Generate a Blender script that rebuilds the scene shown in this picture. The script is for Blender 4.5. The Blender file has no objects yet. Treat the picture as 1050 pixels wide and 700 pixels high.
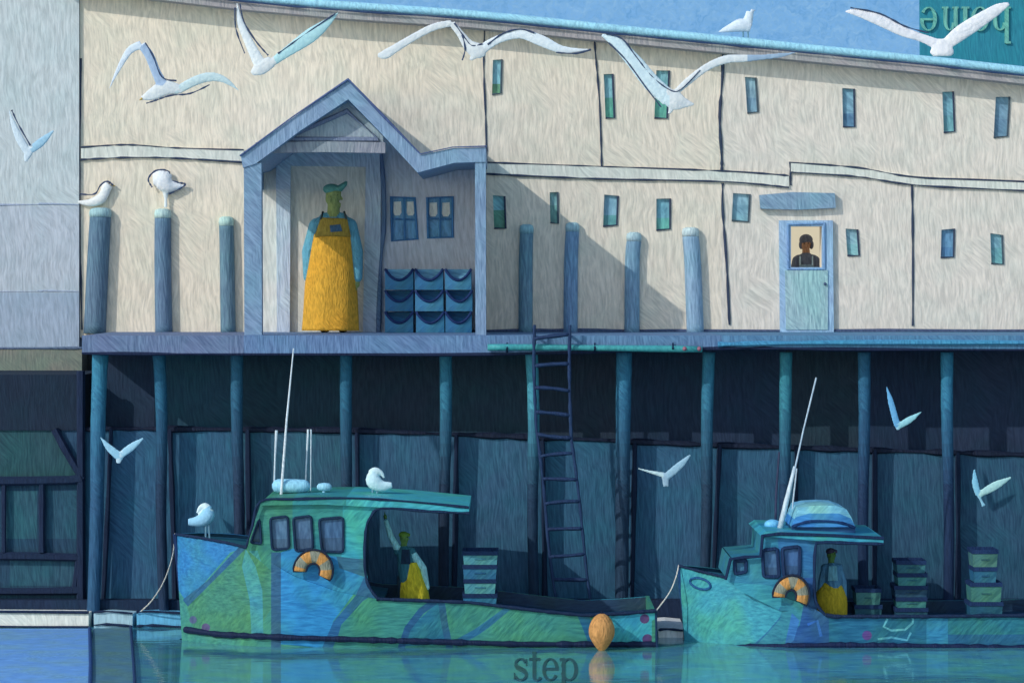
import bpy, bmesh, math, random
from mathutils import Vector, Matrix, noise
from mathutils.geometry import delaunay_2d_cdt
random.seed(7)
SC = bpy.context.scene
COL = SC.collection
F, DC, ZC, HY, CX = 2880.0, 36.0, 4.327, 291.0, 525.0     # lens (px), camera distance to the quay, eye height
LIT = 0.86                                                # what a sunlit, camera-facing white would show

# ------------------------------------------------------------------ measuring helper
def P(px, py, Y=0.0):
    s = (DC + Y) / F
    return Vector(((px - CX) * s, Y, ZC + (HY - py) * s))
def PW(px, py, z=0.0):                                    # where a sight line meets a level sheet
    d = F * (ZC - z) / (py - HY)
    return Vector(((px - CX) * d / F, d - DC, z))

def lin1(c):
    c /= 255.0
    return c / 12.92 if c <= 0.04045 else ((c + 0.055) / 1.055) ** 2.4
def lin(rgb): return tuple(lin1(c) for c in rgb)
def alb(rgb): return tuple(min(0.93, lin1(c) / LIT) for c in rgb)

# ------------------------------------------------------------------ materials
MATS = {}
STY = {  # strokes: (scale across, along), dark tint, light tint, bump, roughness, warp
 'wall':   dict(ax=(30, 30, 4.2), d=(.80, .815, .815), l=(1.13, 1.13, 1.12), bump=.28, r=.85, warp=.28, mk=.55, big=(.92, .97, .97)),
 'quay':   dict(ax=(44, 44, 4.0), d=(.66, .70, .76), l=(1.32, 1.28, 1.22), bump=.3, r=.8, warp=.20, mk=.56, big=(.80, 1.12, 1.02)),
 'wood':   dict(ax=(40, 40, 4.5), d=(.68, .72, .78), l=(1.30, 1.28, 1.24), bump=.5, r=.7, warp=.15, big=(.92, 1.06, 1.0)),
 'boat':   dict(ax=(5, 26, 30), d=(.58, .66, .76), l=(1.16, 1.12, 1.10), bump=.25, r=.5, warp=.30, big=(1.28, 1.10, .72)),
 'cloth':  dict(ax=(42, 42, 12), d=(.74, .74, .72), l=(1.22, 1.22, 1.18), bump=.6, r=.9, warp=.30, big=(1.05, .98, .9)),
 'feather':dict(ax=(24, 24, 24), d=(.88, .91, .95), l=(1.05, 1.05, 1.05), bump=.3, r=.8, warp=.3, big=(.97, 1.0, 1.02)),
 'glass':  dict(ax=(26, 26, 6), d=(.66, .72, .78), l=(1.35, 1.32, 1.28), bump=.15, r=.3, warp=.3, big=(.9, 1.05, 1.0)),
 'metal':  dict(ax=(30, 30, 9), d=(.74, .78, .84), l=(1.2, 1.2, 1.2), bump=.3, r=.45, warp=.2, big=(.95, 1.0, 1.05)),
}
def _n(nt, t, **kw):
    n = nt.nodes.new(t)
    for k, v in kw.items(): setattr(n, k, v)
    return n
def strokes(nt, st):
    """noise stretched like brush strokes, two directions chosen by a coarse mask"""
    L = nt.links.new
    tc = _n(nt, 'ShaderNodeTexCoord')
    wn = _n(nt, 'ShaderNodeTexNoise'); wn.inputs['Scale'].default_value = st.get('ws', .9); wn.inputs['Detail'].default_value = 2
    L(tc.outputs['Object'], wn.inputs['Vector'])
    sb = _n(nt, 'ShaderNodeVectorMath', operation='SUBTRACT'); L(wn.outputs['Color'], sb.inputs[0]); sb.inputs[1].default_value = (.5, .5, .5)
    sm = _n(nt, 'ShaderNodeVectorMath', operation='SCALE'); L(sb.outputs[0], sm.inputs[0]); sm.inputs['Scale'].default_value = st['warp']
    ad = _n(nt, 'ShaderNodeVectorMath', operation='ADD'); L(tc.outputs['Object'], ad.inputs[0]); L(sm.outputs[0], ad.inputs[1])
    outs = []
    for rot in ((0, .06, 0), (0, .85, 0)):
        mp = _n(nt, 'ShaderNodeMapping'); mp.inputs['Rotation'].default_value = rot
        L(ad.outputs[0], mp.inputs['Vector'])
        m2 = _n(nt, 'ShaderNodeVectorMath', operation='MULTIPLY'); L(mp.outputs[0], m2.inputs[0]); m2.inputs[1].default_value = st['ax']
        nz = _n(nt, 'ShaderNodeTexNoise'); nz.inputs['Scale'].default_value = 1; nz.inputs['Detail'].default_value = 3; nz.inputs['Roughness'].default_value = .55
        nz.inputs['Distortion'].default_value = .15
        L(m2.outputs[0], nz.inputs['Vector']); outs.append(nz.outputs['Fac'])
    mk = _n(nt, 'ShaderNodeTexNoise'); mk.inputs['Scale'].default_value = 1.1; mk.inputs['Detail'].default_value = 3
    L(tc.outputs['Object'], mk.inputs['Vector'])
    mr = _n(nt, 'ShaderNodeMapRange'); L(mk.outputs['Fac'], mr.inputs['Value'])
    mr.inputs['From Min'].default_value = st.get('mk', .50); mr.inputs['From Max'].default_value = st.get('mk', .50) + .08
    mx = _n(nt, 'ShaderNodeMix', data_type='FLOAT'); L(mr.outputs[0], mx.inputs[0]); L(outs[0], mx.inputs[2]); L(outs[1], mx.inputs[3])
    rm = _n(nt, 'ShaderNodeMapRange'); L(mx.outputs[0], rm.inputs['Value'])
    rm.inputs['From Min'].default_value = .33; rm.inputs['From Max'].default_value = .67
    bg = _n(nt, 'ShaderNodeTexNoise'); bg.inputs['Scale'].default_value = 2.3; bg.inputs['Detail'].default_value = 4
    L(ad.outputs[0], bg.inputs['Vector'])
    br = _n(nt, 'ShaderNodeMapRange'); L(bg.outputs['Fac'], br.inputs['Value'])
    br.inputs['From Min'].default_value = .42; br.inputs['From Max'].default_value = .68
    return rm.outputs[0], br.outputs[0]
def rgbmix(nt, fac, a, b, blend='MIX'):
    m = _n(nt, 'ShaderNodeMix', data_type='RGBA', blend_type=blend)
    for sock, v in ((m.inputs[0], fac), (m.inputs[6], a), (m.inputs[7], b)):
        if isinstance(v, (int, float)): sock.default_value = v
        elif isinstance(v, tuple): sock.default_value = (*v[:3], 1)
        else: nt.links.new(v, sock)
    return m.outputs[2]
def mat(rgb=None, style='wood', strength=1.0):
    """brushed paint of one colour, or (rgb None) of the colour areas painted on the mesh"""
    key = (rgb, style, strength)
    if key in MATS: return MATS[key]
    st = STY[style]
    m = bpy.data.materials.new('%s_paint' % style); m.use_nodes = True
    nt = m.node_tree; bs = nt.nodes['Principled BSDF']
    if rgb is None:
        at = _n(nt, 'ShaderNodeAttribute'); at.attribute_name = 'Col'; base = at.outputs['Color']
    else:
        rn = _n(nt, 'ShaderNodeRGB'); rn.outputs[0].default_value = (*alb(rgb), 1); base = rn.outputs[0]
    f, g = strokes(nt, st)
    k = strength
    mulc = lambda c: tuple(1 + (x - 1) * k for x in c)
    tint = rgbmix(nt, f, mulc(st['d']), mulc(st['l']))
    t2 = rgbmix(nt, g, (1., 1., 1.), mulc(st['big']))
    c = rgbmix(nt, 1.0, base, tint, 'MULTIPLY'); c = rgbmix(nt, 1.0, c, t2, 'MULTIPLY')
    nt.links.new(c, bs.inputs['Base Color'])
    bs.inputs['Roughness'].default_value = st['r']; bs.inputs['Specular IOR Level'].default_value = .25
    bp = _n(nt, 'ShaderNodeBump'); bp.inputs['Strength'].default_value = st['bump']; bp.inputs['Distance'].default_value = .012
    nt.links.new(f, bp.inputs['Height']); nt.links.new(bp.outputs[0], bs.inputs['Normal'])
    MATS[key] = m
    return m
DARK = (22, 34, 62)          # the navy of trim, rails and seams
SEAM = (52, 62, 84)

# ------------------------------------------------------------------ object helpers
ORG = {}
def tag(o, label, cat, group=None, kind=None):
    if label: o['label'] = label
    if cat: o['category'] = cat
    if group: o['group'] = group
    if kind: o['kind'] = kind
    return o
def thing(name, loc, label, cat, group=None):
    o = bpy.data.objects.new(name, None); COL.objects.link(o); o.location = loc; o.empty_display_size = .2
    ORG[o.name] = Vector(loc)
    return tag(o, label, cat, group)
class M:
    """a mesh being collected, in world metres"""
    def __init__(s): s.v = []; s.f = []; s.c = []
    def add(s, vs, fs, col=None):
        b = len(s.v); s.v += [Vector(v) for v in vs]; s.f += [tuple(i + b for i in f) for f in fs]
        s.c += ([col] * len(fs) if not isinstance(col, list) else col)
        return s
    def build(s, name, material, parent=None, smooth=False, origin=None, weld=False):
        if parent is not None: og = ORG[parent.name]
        elif origin is not None: og = Vector(origin)
        else:
            xs = [v.x for v in s.v]; ys = [v.y for v in s.v]; zs = [v.z for v in s.v]
            og = Vector(((min(xs) + max(xs)) / 2, (min(ys) + max(ys)) / 2, min(zs)))
        me = bpy.data.meshes.new(name)
        me.from_pydata([v - og for v in s.v], [], s.f)
        if any(c is not None for c in s.c):
            at = me.color_attributes.new('Col', 'FLOAT_COLOR', 'CORNER')
            for p in me.polygons:
                c = s.c[p.index] or (200, 200, 200); a = (*alb(c), 1)
                for li in p.loop_indices: at.data[li].color = a
        bm = bmesh.new(); bm.from_mesh(me)
        if weld: bmesh.ops.remove_doubles(bm, verts=bm.verts, dist=1e-4)
        bmesh.ops.recalc_face_normals(bm, faces=bm.faces); bm.to_mesh(me); bm.free()
        if smooth:
            for p in me.polygons: p.use_smooth = True
        for mm in (material if isinstance(material, list) else [material]): me.materials.append(mm)
        o = bpy.data.objects.new(name, me); COL.objects.link(o)
        if parent is not None: o.parent = parent
        else: o.location = og
        ORG[o.name] = og
        return o

def inside(p, poly):
    x, y = p; c = False; n = len(poly); j = n - 1
    for i in range(n):
        xi, yi = poly[i]; xj, yj = poly[j]
        if (yi > y) != (yj > y) and x < (xj - xi) * (y - yi) / (yj - yi) + xi: c = not c
        j = i
    return c
def cdt(loops, keep, grid=None):
    vs = []; es = []
    for lp in loops:
        b = len(vs); vs += [Vector(p) for p in lp]; n = len(lp)
        es += [(b + i, b + (i + 1) % n) for i in range(n)]
    if grid:
        x0 = min(v.x for v in vs); x1 = max(v.x for v in vs); y0 = min(v.y for v in vs); y1 = max(v.y for v in vs)
        gx, gy = grid
        nx = int((x1 - x0) / gx); ny = int((y1 - y0) / gy)
        for i in range(nx + 1):
            for j in range(ny + 1):
                p = (x0 + (i + .5) * gx, y0 + (j + .5) * gy)
                if keep(p): vs.append(Vector(p))
    r = delaunay_2d_cdt(vs, es, [], 0, 1e-5)
    ov = [(v.x, v.y) for v in r[0]]; fs = []
    for f in r[2]:
        cen = (sum(ov[i][0] for i in f) / len(f), sum(ov[i][1] for i in f) / len(f))
        if keep(cen): fs.append((tuple(f), cen))
    return ov, fs
def sheet(outer, Yf, Yb, holes=(), regions=(), base=None, grid=None, m=None, proj=None):
    """a solid panel drawn in elevation: front at Yf(px,py), back at Yb, openings with real reveals, painted colour areas"""
    outers = outer if isinstance(outer[0][0], (list, tuple)) else [outer]
    keep = lambda p: any(inside(p, o) for o in outers) and not any(inside(p, h) for h in holes)
    ov, fs = cdt(list(outers) + list(holes) + [r[0] for r in regions], keep, grid)
    used = sorted({i for f, _ in fs for i in f}); idx = {k: n for n, k in enumerate(used)}
    m = m or M(); n = len(used)
    fv = []; bv = []
    for k in used:
        px, py = ov[k]
        yf = Yf(px, py) if callable(Yf) else Yf
        w = proj(px, py) if proj else P(px, py, yf)
        yb = Yb(px, py) if callable(Yb) else Yb
        fv.append(w); bv.append(Vector((w.x, yb, w.z)) if proj is None else w + Vector((0, 0, Yb)))
    faces = []; cols = []; ed = {}
    for f, cen in fs:
        c = base
        for poly, rc in regions:
            if inside(cen, poly): c = rc
        t = tuple(idx[i] for i in f)
        faces.append(t); cols.append(c)
        faces.append(tuple(i + n for i in reversed(t))); cols.append(c)
        for a, b in zip(t, t[1:] + t[:1]):
            k = (min(a, b), max(a, b)); ed.setdefault(k, []).append((a, b, c))
    for k, l in ed.items():
        if len(l) == 1:
            a, b, c = l[0]; faces.append((b, a, a + n, b + n)); cols.append(c)
    m.add(fv + bv, faces, cols if base is not None else None)
    return m
def tube(pts, r, m=None, seg=8, col=None, flat=None, up=Vector((0, 1, 0)), closed=False):
    """round or flattened tube through world points; r number or list; flat = thickness / width along up"""
    m = m or M(); pts = [Vector(p) for p in pts]; n = len(pts)
    R = r if isinstance(r, list) else [r] * n
    vs = []; fs = []
    for i, p in enumerate(pts):
        if closed: d = pts[(i + 1) % n] - pts[i - 1]
        else: d = pts[min(i + 1, n - 1)] - pts[max(i - 1, 0)]
        d = d.normalized() if d.length > 1e-9 else Vector((1, 0, 0))
        u = up - d * up.dot(d)
        if u.length < 1e-3: u = Vector((1, 0, 0)) - d * d.x
        u.normalize(); w = d.cross(u)
        for k in range(seg):
            a = 2 * math.pi * k / seg
            vs.append(p + w * (R[i] * math.cos(a)) + u * (R[i] * (flat if flat else 1) * math.sin(a)))
    for i in range(n if closed else n - 1):
        j = (i + 1) % n
        for k in range(seg): fs.append((i * seg + k, i * seg + (k + 1) % seg, j * seg + (k + 1) % seg, j * seg + k))
    if not closed: fs += [tuple(range(seg - 1, -1, -1)), tuple((n - 1) * seg + k for k in range(seg))]
    return m.add(vs, fs, col)
def smoothpath(pts, k=4):
    """Catmull-Rom through tuples of any length"""
    out = []; n = len(pts)
    for i in range(n - 1):
        a, b, c, d = pts[max(i - 1, 0)], pts[i], pts[i + 1], pts[min(i + 2, n - 1)]
        for s in range(k):
            t = s / k
            out.append(tuple(.5 * (2 * b[q] + (c[q] - a[q]) * t + (2 * a[q] - 5 * b[q] + 4 * c[q] - d[q]) * t * t + (3 * b[q] - a[q] - 3 * c[q] + d[q]) * t ** 3) for q in range(len(b))))
    out.append(tuple(pts[-1])); return out
def pline(pts, Y, rpx, m=None, wob=.25, k=3, seg=6, col=None):
    """hand-made bead or rail along an elevation line"""
    pp = smoothpath(pts, k) if k > 1 else list(pts)
    W = [P(x, y, Y(x, y) if callable(Y) else Y) for x, y in pp]
    s = (DC + W[0].y) / F
    return tube(W, [rpx * s * (1 + random.uniform(-wob, wob)) for _ in W], m, seg, col)
def box(m, x0, x1, y0, y1, z0, z1, col=None, taper=0.0):
    t = taper
    v = [(x0 + t, y0 + t, z0), (x1 - t, y0 + t, z0), (x1 - t, y1 - t, z0), (x0 + t, y1 - t, z0), (x0, y0, z1), (x1, y0, z1), (x1, y1, z1), (x0, y1, z1)]
    return m.add(v, [(3, 2, 1, 0), (4, 5, 6, 7), (0, 1, 5, 4), (1, 2, 6, 5), (2, 3, 7, 6), (3, 0, 4, 7)], col)
def ball(m, c, rx, ry, rz, seg=14, rings=9, col=None):
    vs = [(c[0], c[1], c[2] - rz)]; fs = []
    for i in range(1, rings):
        a = -math.pi / 2 + math.pi * i / rings
        for k in range(seg):
            b = 2 * math.pi * k / seg
            vs.append((c[0] + rx * math.cos(a) * math.cos(b), c[1] + ry * math.cos(a) * math.sin(b), c[2] + rz * math.sin(a)))
    vs.append((c[0], c[1], c[2] + rz)); L = len(vs) - 1
    for k in range(seg):
        fs.append((0, 1 + (k + 1) % seg, 1 + k)); fs.append((L, 1 + (rings - 2) * seg + k, 1 + (rings - 2) * seg + (k + 1) % seg))
        for i in range(rings - 2):
            a = 1 + i * seg; fs.append((a + k, a + (k + 1) % seg, a + seg + (k + 1) % seg, a + seg + k))
    return m.add(vs, fs, col)
def remesh(o, vox, smooth=6):
    md = o.modifiers.new('r', 'REMESH'); md.mode = 'VOXEL'; md.voxel_size = vox
    sm = o.modifiers.new('s', 'SMOOTH'); sm.iterations = smooth; sm.factor = .5
    dg = bpy.context.evaluated_depsgraph_get(); dg.update()
    me = bpy.data.meshes.new_from_object(o.evaluated_get(dg))
    old = o.data; o.modifiers.clear(); o.data = me
    if not me.materials:
        for mm in old.materials: me.materials.append(mm)
    for p in me.polygons: p.use_smooth = True
    return o
def rect(x0, y0, x1, y1, j=0): 
    q = lambda: random.uniform(-j, j)
    return [(x0 + q(), y0 + q()), (x1 + q(), y0 + q()), (x1 + q(), y1 + q()), (x0 + q(), y1 + q())]
def arcpts(cx, cy, rx, ry, a0, a1, n=14):
    return [(cx + rx * math.cos(math.radians(a0 + (a1 - a0) * i / n)), cy - ry * math.sin(math.radians(a0 + (a1 - a0) * i / n))) for i in range(n + 1)]
def band(pts, w):
    """ribbon polygon round an elevation polyline"""
    L = []; R = []
    for i, p in enumerate(pts):
        a = pts[max(i - 1, 0)]; b = pts[min(i + 1, len(pts) - 1)]
        d = Vector((b[0] - a[0], b[1] - a[1])).normalized()
        L.append((p[0] - d.y * w / 2, p[1] + d.x * w / 2)); R.append((p[0] + d.y * w / 2, p[1] - d.x * w / 2))
    return L + R[::-1]
def circ(cx, cy, r, n=12): return [(cx + r * math.cos(2 * math.pi * i / n), cy + r * math.sin(2 * math.pi * i / n)) for i in range(n)]
def lerp_line(pts):
    def f(x):
        if x <= pts[0][0]: a, b = pts[0], pts[1]
        else:
            a, b = pts[-2], pts[-1]
            for i in range(len(pts) - 1):
                if pts[i][0] <= x <= pts[i + 1][0]: a, b = pts[i], pts[i + 1]; break
        return a[1] + (b[1] - a[1]) * (x - a[0]) / (b[0] - a[0])
    return f

# ================================================================== SETTING: sky, water, land
YW = 2.0                        # main wall face
ZD = 3.68                       # quay deck level
def sky_dome():
    m = M(); R = 170; n = 48; rows = 12
    for j in range(rows + 1):
        el = math.radians(-4 + 60 * j / rows)
        for i in range(n + 1):
            a = math.radians(0 + 180 * i / n)
            m.v.append(Vector((R * math.cos(a) * math.cos(el), 10 + R * math.sin(a) * math.cos(el), ZC + R * math.sin(el))))
    for j in range(rows):
        for i in range(n):
            a = j * (n + 1) + i; m.f.append((a, a + 1, a + n + 2, a + n + 1)); m.c.append(None)
    mt = bpy.data.materials.new('brushed_sky'); mt.use_nodes = True; nt = mt.node_tree; nt.nodes.clear()
    out = _n(nt, 'ShaderNodeOutputMaterial'); em = _n(nt, 'ShaderNodeEmission')
    f, g = strokes(nt, dict(ax=(.35, .35, 1.6), warp=4.0))
    c = rgbmix(nt, f, lin((106, 162, 214)), lin((138, 186, 228)))
    c = rgbmix(nt, g, c, lin((122, 176, 228)))
    nt.links.new(c, em.inputs['Color']); em.inputs['Strength'].default_value = 1.0
    nt.links.new(em.outputs[0], out.inputs[0])
    o = m.build('sky', mt, smooth=True, origin=(0, 0, 0)); tag(o, None, None, kind='structure')
sky_dome()

# ================================================================== BOAT LINES (needed early for the water's openings)
YC, HB = -1.75, .85
def left_half(px, v):           # half beam along the left boat; v 0 at the rail, 1 at the water
    t = max(0, min(1, (px - 180) / 130)); s = math.sin(t * math.pi / 2) ** .75
    return (HB * s) * (1 - .10 * v) * (1 - .06 * max(0, (px - 560) / 112))
def right_half(px, v):
    t = max(0, min(1, (px - 696) / 140)); s = math.sin(t * math.pi / 2) ** .75
    return (HB * s) * (1 - .10 * v)
L_SHEER = lerp_line([(178, 547), (205, 551), (232, 556), (253, 561), (300, 590), (345, 606), (386, 614), (480, 617.5), (560, 627), (600, 631), (640, 629), (673, 626)])
R_SHEER = lerp_line([(694, 579), (720, 586), (745, 592), (790, 606), (835, 624), (850, 632), (950, 632), (1050, 631), (1100, 629)])

def build_water():
    outer = [(-160, -75), (160, -75), (160, 2.6), (-160, 2.6)]
    holes = []
    for x0, x1, fn in ((184, 671, left_half), (700, 1094, right_half)):
        a = []; b = []
        for i in range(41):
            px = x0 + (x1 - x0) * i / 40; h = max(.006, fn(px, 1) - .035)
            X = (px - CX) * (DC + YC - h) / F
            a.append((X, YC - h)); b.append((X, YC + h))
        holes.append(a + b[::-1])
    keep = lambda p: inside(p, outer) and not any(inside(p, h) for h in holes)
    ov, fs = cdt([outer] + holes, keep)
    m = M(); m.add([(x, y, 0) for x, y in ov], [f for f, _ in fs])
    mt = bpy.data.materials.new('harbour_water'); mt.use_nodes = True; nt = mt.node_tree; bs = nt.nodes['Principled BSDF']
    f, g = strokes(nt, dict(ax=(3.0, 11, 5), warp=.5))
    c = rgbmix(nt, f, lin((50, 112, 150)), lin((96, 170, 182))); c = rgbmix(nt, g, c, lin((92, 166, 142)))
    nt.links.new(c, bs.inputs['Base Color'])
    bs.inputs['Roughness'].default_value = .06; bs.inputs['IOR'].default_value = 2.3; bs.inputs['Specular IOR Level'].default_value = .8
    tc = _n(nt, 'ShaderNodeTexCoord'); mp = _n(nt, 'ShaderNodeMapping'); mp.inputs['Scale'].default_value = (1.2, 5.5, 1)
    nt.links.new(tc.outputs['Object'], mp.inputs['Vector'])
    nz = _n(nt, 'ShaderNodeTexNoise'); nz.inputs['Scale'].default_value = 1.5; nz.inputs['Detail'].default_value = 3; nt.links.new(mp.outputs[0], nz.inputs['Vector'])
    bp = _n(nt, 'ShaderNodeBump'); bp.inputs['Strength'].default_value = .07; bp.inputs['Distance'].default_value = .03
    nt.links.new(nz.outputs['Fac'], bp.inputs['Height']); nt.links.new(bp.outputs[0], bs.inputs['Normal'])
    o = m.build('water', mt, origin=(0, 0, 0)); tag(o, None, None, kind='structure')
build_water()
g = M(); box(g, -160, 160, 2.6, 175, -1, 3.6)
tag(g.build('ground', mat((110, 112, 116), 'wall'), origin=(0, 0, 0)), None, None, kind='structure')

# ================================================================== QUAY
PILE = [(103, 94), (163, 170), (243, 245), (355, 357), (457, 455), (545, 549), (640, 637), (727, 719), (806, 803), (886, 886), (971, 972), (1062, 1066)]
BANDY = lerp_line([(90, 439), (350, 441), (545, 448), (730, 456), (880, 461), (1050, 466)])
quay = thing('quay_wall', (0, 0, 0), 'long dark blue timber and concrete quay wall below the cream building, with a pale blue deck edge', 'quay')
# lower wall: one slab, each bay its own coat
lo = [(-420, 439), (83, 439)] + [(x, BANDY(x)) for x in range(95, 1480, 45)] + [(1480, 690), (-420, 690)]
regs = []
xs = [84] + [p[0] for p in PILE] + [1180, 1300]
TONES = [(48, 84, 110), (50, 88, 118), (50, 90, 118), (50, 86, 108), (52, 88, 116), (54, 90, 118), (48, 88, 116), (51, 88, 118), (48, 86, 114), (46, 84, 112), (48, 82, 108), (46, 80, 106)]
for i in range(len(xs) - 1):
    regs.append((rect(xs[i], 430, xs[i + 1], 690), TONES[i % 12]))
regs += [(rect(-420, 430, 84, 492), (42, 74, 82)), ([(58, 440), (84, 440), (84, 492)], (46, 76, 102)), (rect(-420, 492, 84, 690), (38, 66, 88)),
         (rect(6, 503, 38, 552), (46, 84, 98)), (rect(48, 503, 80, 552), (42, 78, 96)), (rect(10, 574, 76, 600), (46, 80, 98))]
sheet(lo, 0.0, .5, regions=regs, base=(46, 76, 100)).build('lower_wall', mat(None, 'quay'), quay)
# upper timber panels, set back, one per bay
e = [92] + [p[0] for p in PILE]
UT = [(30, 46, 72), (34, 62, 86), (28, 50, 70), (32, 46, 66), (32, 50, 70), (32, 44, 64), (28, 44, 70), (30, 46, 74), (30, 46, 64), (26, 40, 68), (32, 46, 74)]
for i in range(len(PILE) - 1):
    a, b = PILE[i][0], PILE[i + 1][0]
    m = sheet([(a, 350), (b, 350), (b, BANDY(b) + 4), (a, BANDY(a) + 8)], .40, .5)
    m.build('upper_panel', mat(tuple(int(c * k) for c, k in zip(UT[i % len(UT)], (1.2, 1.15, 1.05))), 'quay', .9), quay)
pline([(86, 440)] + [(x, BANDY(x)) for x in range(120, 1480, 40)], -.01, 2.6, wob=.5).build('ledge_beam', mat((20, 30, 52), 'wood'), quay)
# deck slab with its edge
dk = sheet([(84, 344), (1480, 344), (1480, 359), (900, 357), (740, 356), (500, 362), (84, 362)], -.7, 2.6,
           regions=[(rect(84, 330, 250, 365), (104, 118, 150)), (rect(250, 330, 500, 365), (98, 124, 162)), (rect(500, 330, 740, 365), (92, 122, 158)), (rect(740, 330, 1480, 365), (84, 126, 160))], base=(88, 112, 152))
dk.build('deck', mat(None, 'wood'), quay)
pline([(84, 362), (250, 363), (500, 363), (740, 357), (900, 358), (1480, 360)], -.69, 1.7, k=6, wob=.4).build('deck_edge_trim', mat((24, 36, 66), 'wood'), quay)
pline([(736, 353), (900, 351), (1480, 352)], -.73, 2.6, k=6, wob=.3).build('edge_stripe', mat((70, 138, 176), 'wood'), quay)
# left bay frame timbers
for name, pts, r in (('frame_beam', [(-420, 493), (20, 493), (84, 490)], 5), ('frame_beam', [(-420, 569), (30, 570), (80, 574)], 4), ('frame_beam', [(-420, 605), (40, 606), (75, 603)], 4),
                     ('frame_post', [(43, 494), (43, 566)], 3.4), ('frame_post', [(83, 380), (83, 640)], 4.5), ('diagonal_brace', [(56, 440), (70, 466), (85, 491)], 4.4),
                     ('frame_post', [(80, 574), (76, 606)], 3), ('frame_post', [(4, 494), (4, 566)], 2.6)):
    pline(pts, -.06, r, wob=.12).build(name, mat((26, 40, 66), 'quay', .8), quay)
sheet([(-420, 384), (86, 384), (86, 441), (-420, 441)], -.03, 1.7).build('dark_capping', mat((26, 40, 58), 'quay', .9), quay)
box(M(), -14, 14, -.2, .01, -.3, .3).build('footing', mat((28, 44, 70), 'quay'), quay)
# pile shadow edges, made as dark strips beside each pile
for i, (a, b) in enumerate(PILE):
    pline([(a + 11, BANDY(a)), ((a + b) / 2 + 11, 540), (b + 10, 650)], -.02, 2.6, wob=.25).build('pile_shadow_strip', mat((26, 40, 66), 'quay', .7), quay)
WHERE = ['beside the left boat, just left of its bow gull', 'second from the left, left of the boat bow', 'behind the long antenna of the left boat', 'behind the gull on the left boat roof',
         'behind the roof overhang of the left boat', 'just left of the ladder', 'just right of the ladder', 'above the bow of the right boat', 'behind the mast of the right boat',
         'just left of the gull on dark panels', 'above the tallest crate stack of the right boat', 'at the far right end of the quay']
WHERE[0] = 'at the left end of the quay beside the pale building'; 
for i, (a, b) in enumerate(PILE):
    w = 6.3 if i not in (0, 6) else 8
    m = M(); pts = smoothpath([(a, 361), ((a * 2 + b) / 3 + random.uniform(-1, 1), 430), ((a + b) / 2 + random.uniform(-2, 2), 540), (b, 668)], 8)
    W = [P(x, y, -.26) for x, y in pts]
    n = len(W)
    R = [w / 81 * (1.05 - .25 * k / n + random.uniform(-.03, .03)) for k in range(n)]
    tube(W, R, m, 12)
    for q, f in enumerate(m.f):                                    # paler above, fading darker towards the bottom
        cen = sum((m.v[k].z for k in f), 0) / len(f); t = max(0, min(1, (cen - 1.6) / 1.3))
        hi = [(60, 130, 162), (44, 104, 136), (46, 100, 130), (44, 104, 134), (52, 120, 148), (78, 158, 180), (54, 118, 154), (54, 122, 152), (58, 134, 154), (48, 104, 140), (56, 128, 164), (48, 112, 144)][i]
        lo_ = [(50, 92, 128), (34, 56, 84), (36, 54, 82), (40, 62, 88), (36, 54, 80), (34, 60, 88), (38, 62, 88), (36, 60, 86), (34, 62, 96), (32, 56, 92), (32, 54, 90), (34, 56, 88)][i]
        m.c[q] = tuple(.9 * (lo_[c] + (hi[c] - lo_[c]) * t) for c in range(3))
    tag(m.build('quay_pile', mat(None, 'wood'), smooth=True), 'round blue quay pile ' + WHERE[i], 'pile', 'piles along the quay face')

# teal pipe along the deck edge
m = M(); pline([(500, 356), (560, 356), (640, 357), (720, 358)], -.76, 3.2, m, wob=.1, seg=10)
pipe = m.build('pipe', mat((66, 148, 150), 'metal'), smooth=True); tag(pipe, 'teal pipe running along the deck edge past the ladder', 'pipe')
for x in (702, 717): ball(M(), P(x, 357.5, -.78), .03, .05, .03).build('rust_fitting', mat((150, 96, 112), 'metal'), pipe, smooth=True)
for x in (520, 610, 690): tube([P(x, 352, -.72), P(x, 357, -.82), P(x, 361, -.72)], .012).build('pipe_clip', mat(DARK, 'metal'), pipe)

# ladder
lad = thing('ladder', P(580, 640, -.86), 'dark navy ladder hanging from the quay deck down to the left boat', 'ladder')
LR = lambda y: 549 + (0 if y < 440 else (y - 440) * .125) + 1.5 * math.sin(y * .03)
RR = lambda y: 585 + (0 if y < 450 else (y - 450) * .13) + 1.2 * math.sin(y * .027 + 1)
for fn in (LR, RR):
    pline([(fn(y), y) for y in range(333, 646, 12)], -.86, 1.7, wob=.25, k=2, seg=8).build('rail', mat((32, 54, 88), 'wood'), lad, smooth=True)
for y in (345, 374, 399, 424, 447, 466, 491, 515, 542, 569, 594, 618):
    j = random.uniform(-2.5, 2.5)
    pline([(LR(y), y + j), ((LR(y) + RR(y)) / 2, y + random.uniform(-1, 1)), (RR(y), y - j)], -.86, 2.0, wob=.2, seg=8).build('rung', mat((30, 50, 84), 'wood'), lad, smooth=True)
for fn in (LR, RR):
    tube([P(fn(343), 343, -.86), P(fn(343), 343, -.5), P(fn(343), 346, -.5)], .018).build('bracket', mat((24, 38, 66), 'metal'), lad)

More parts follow.
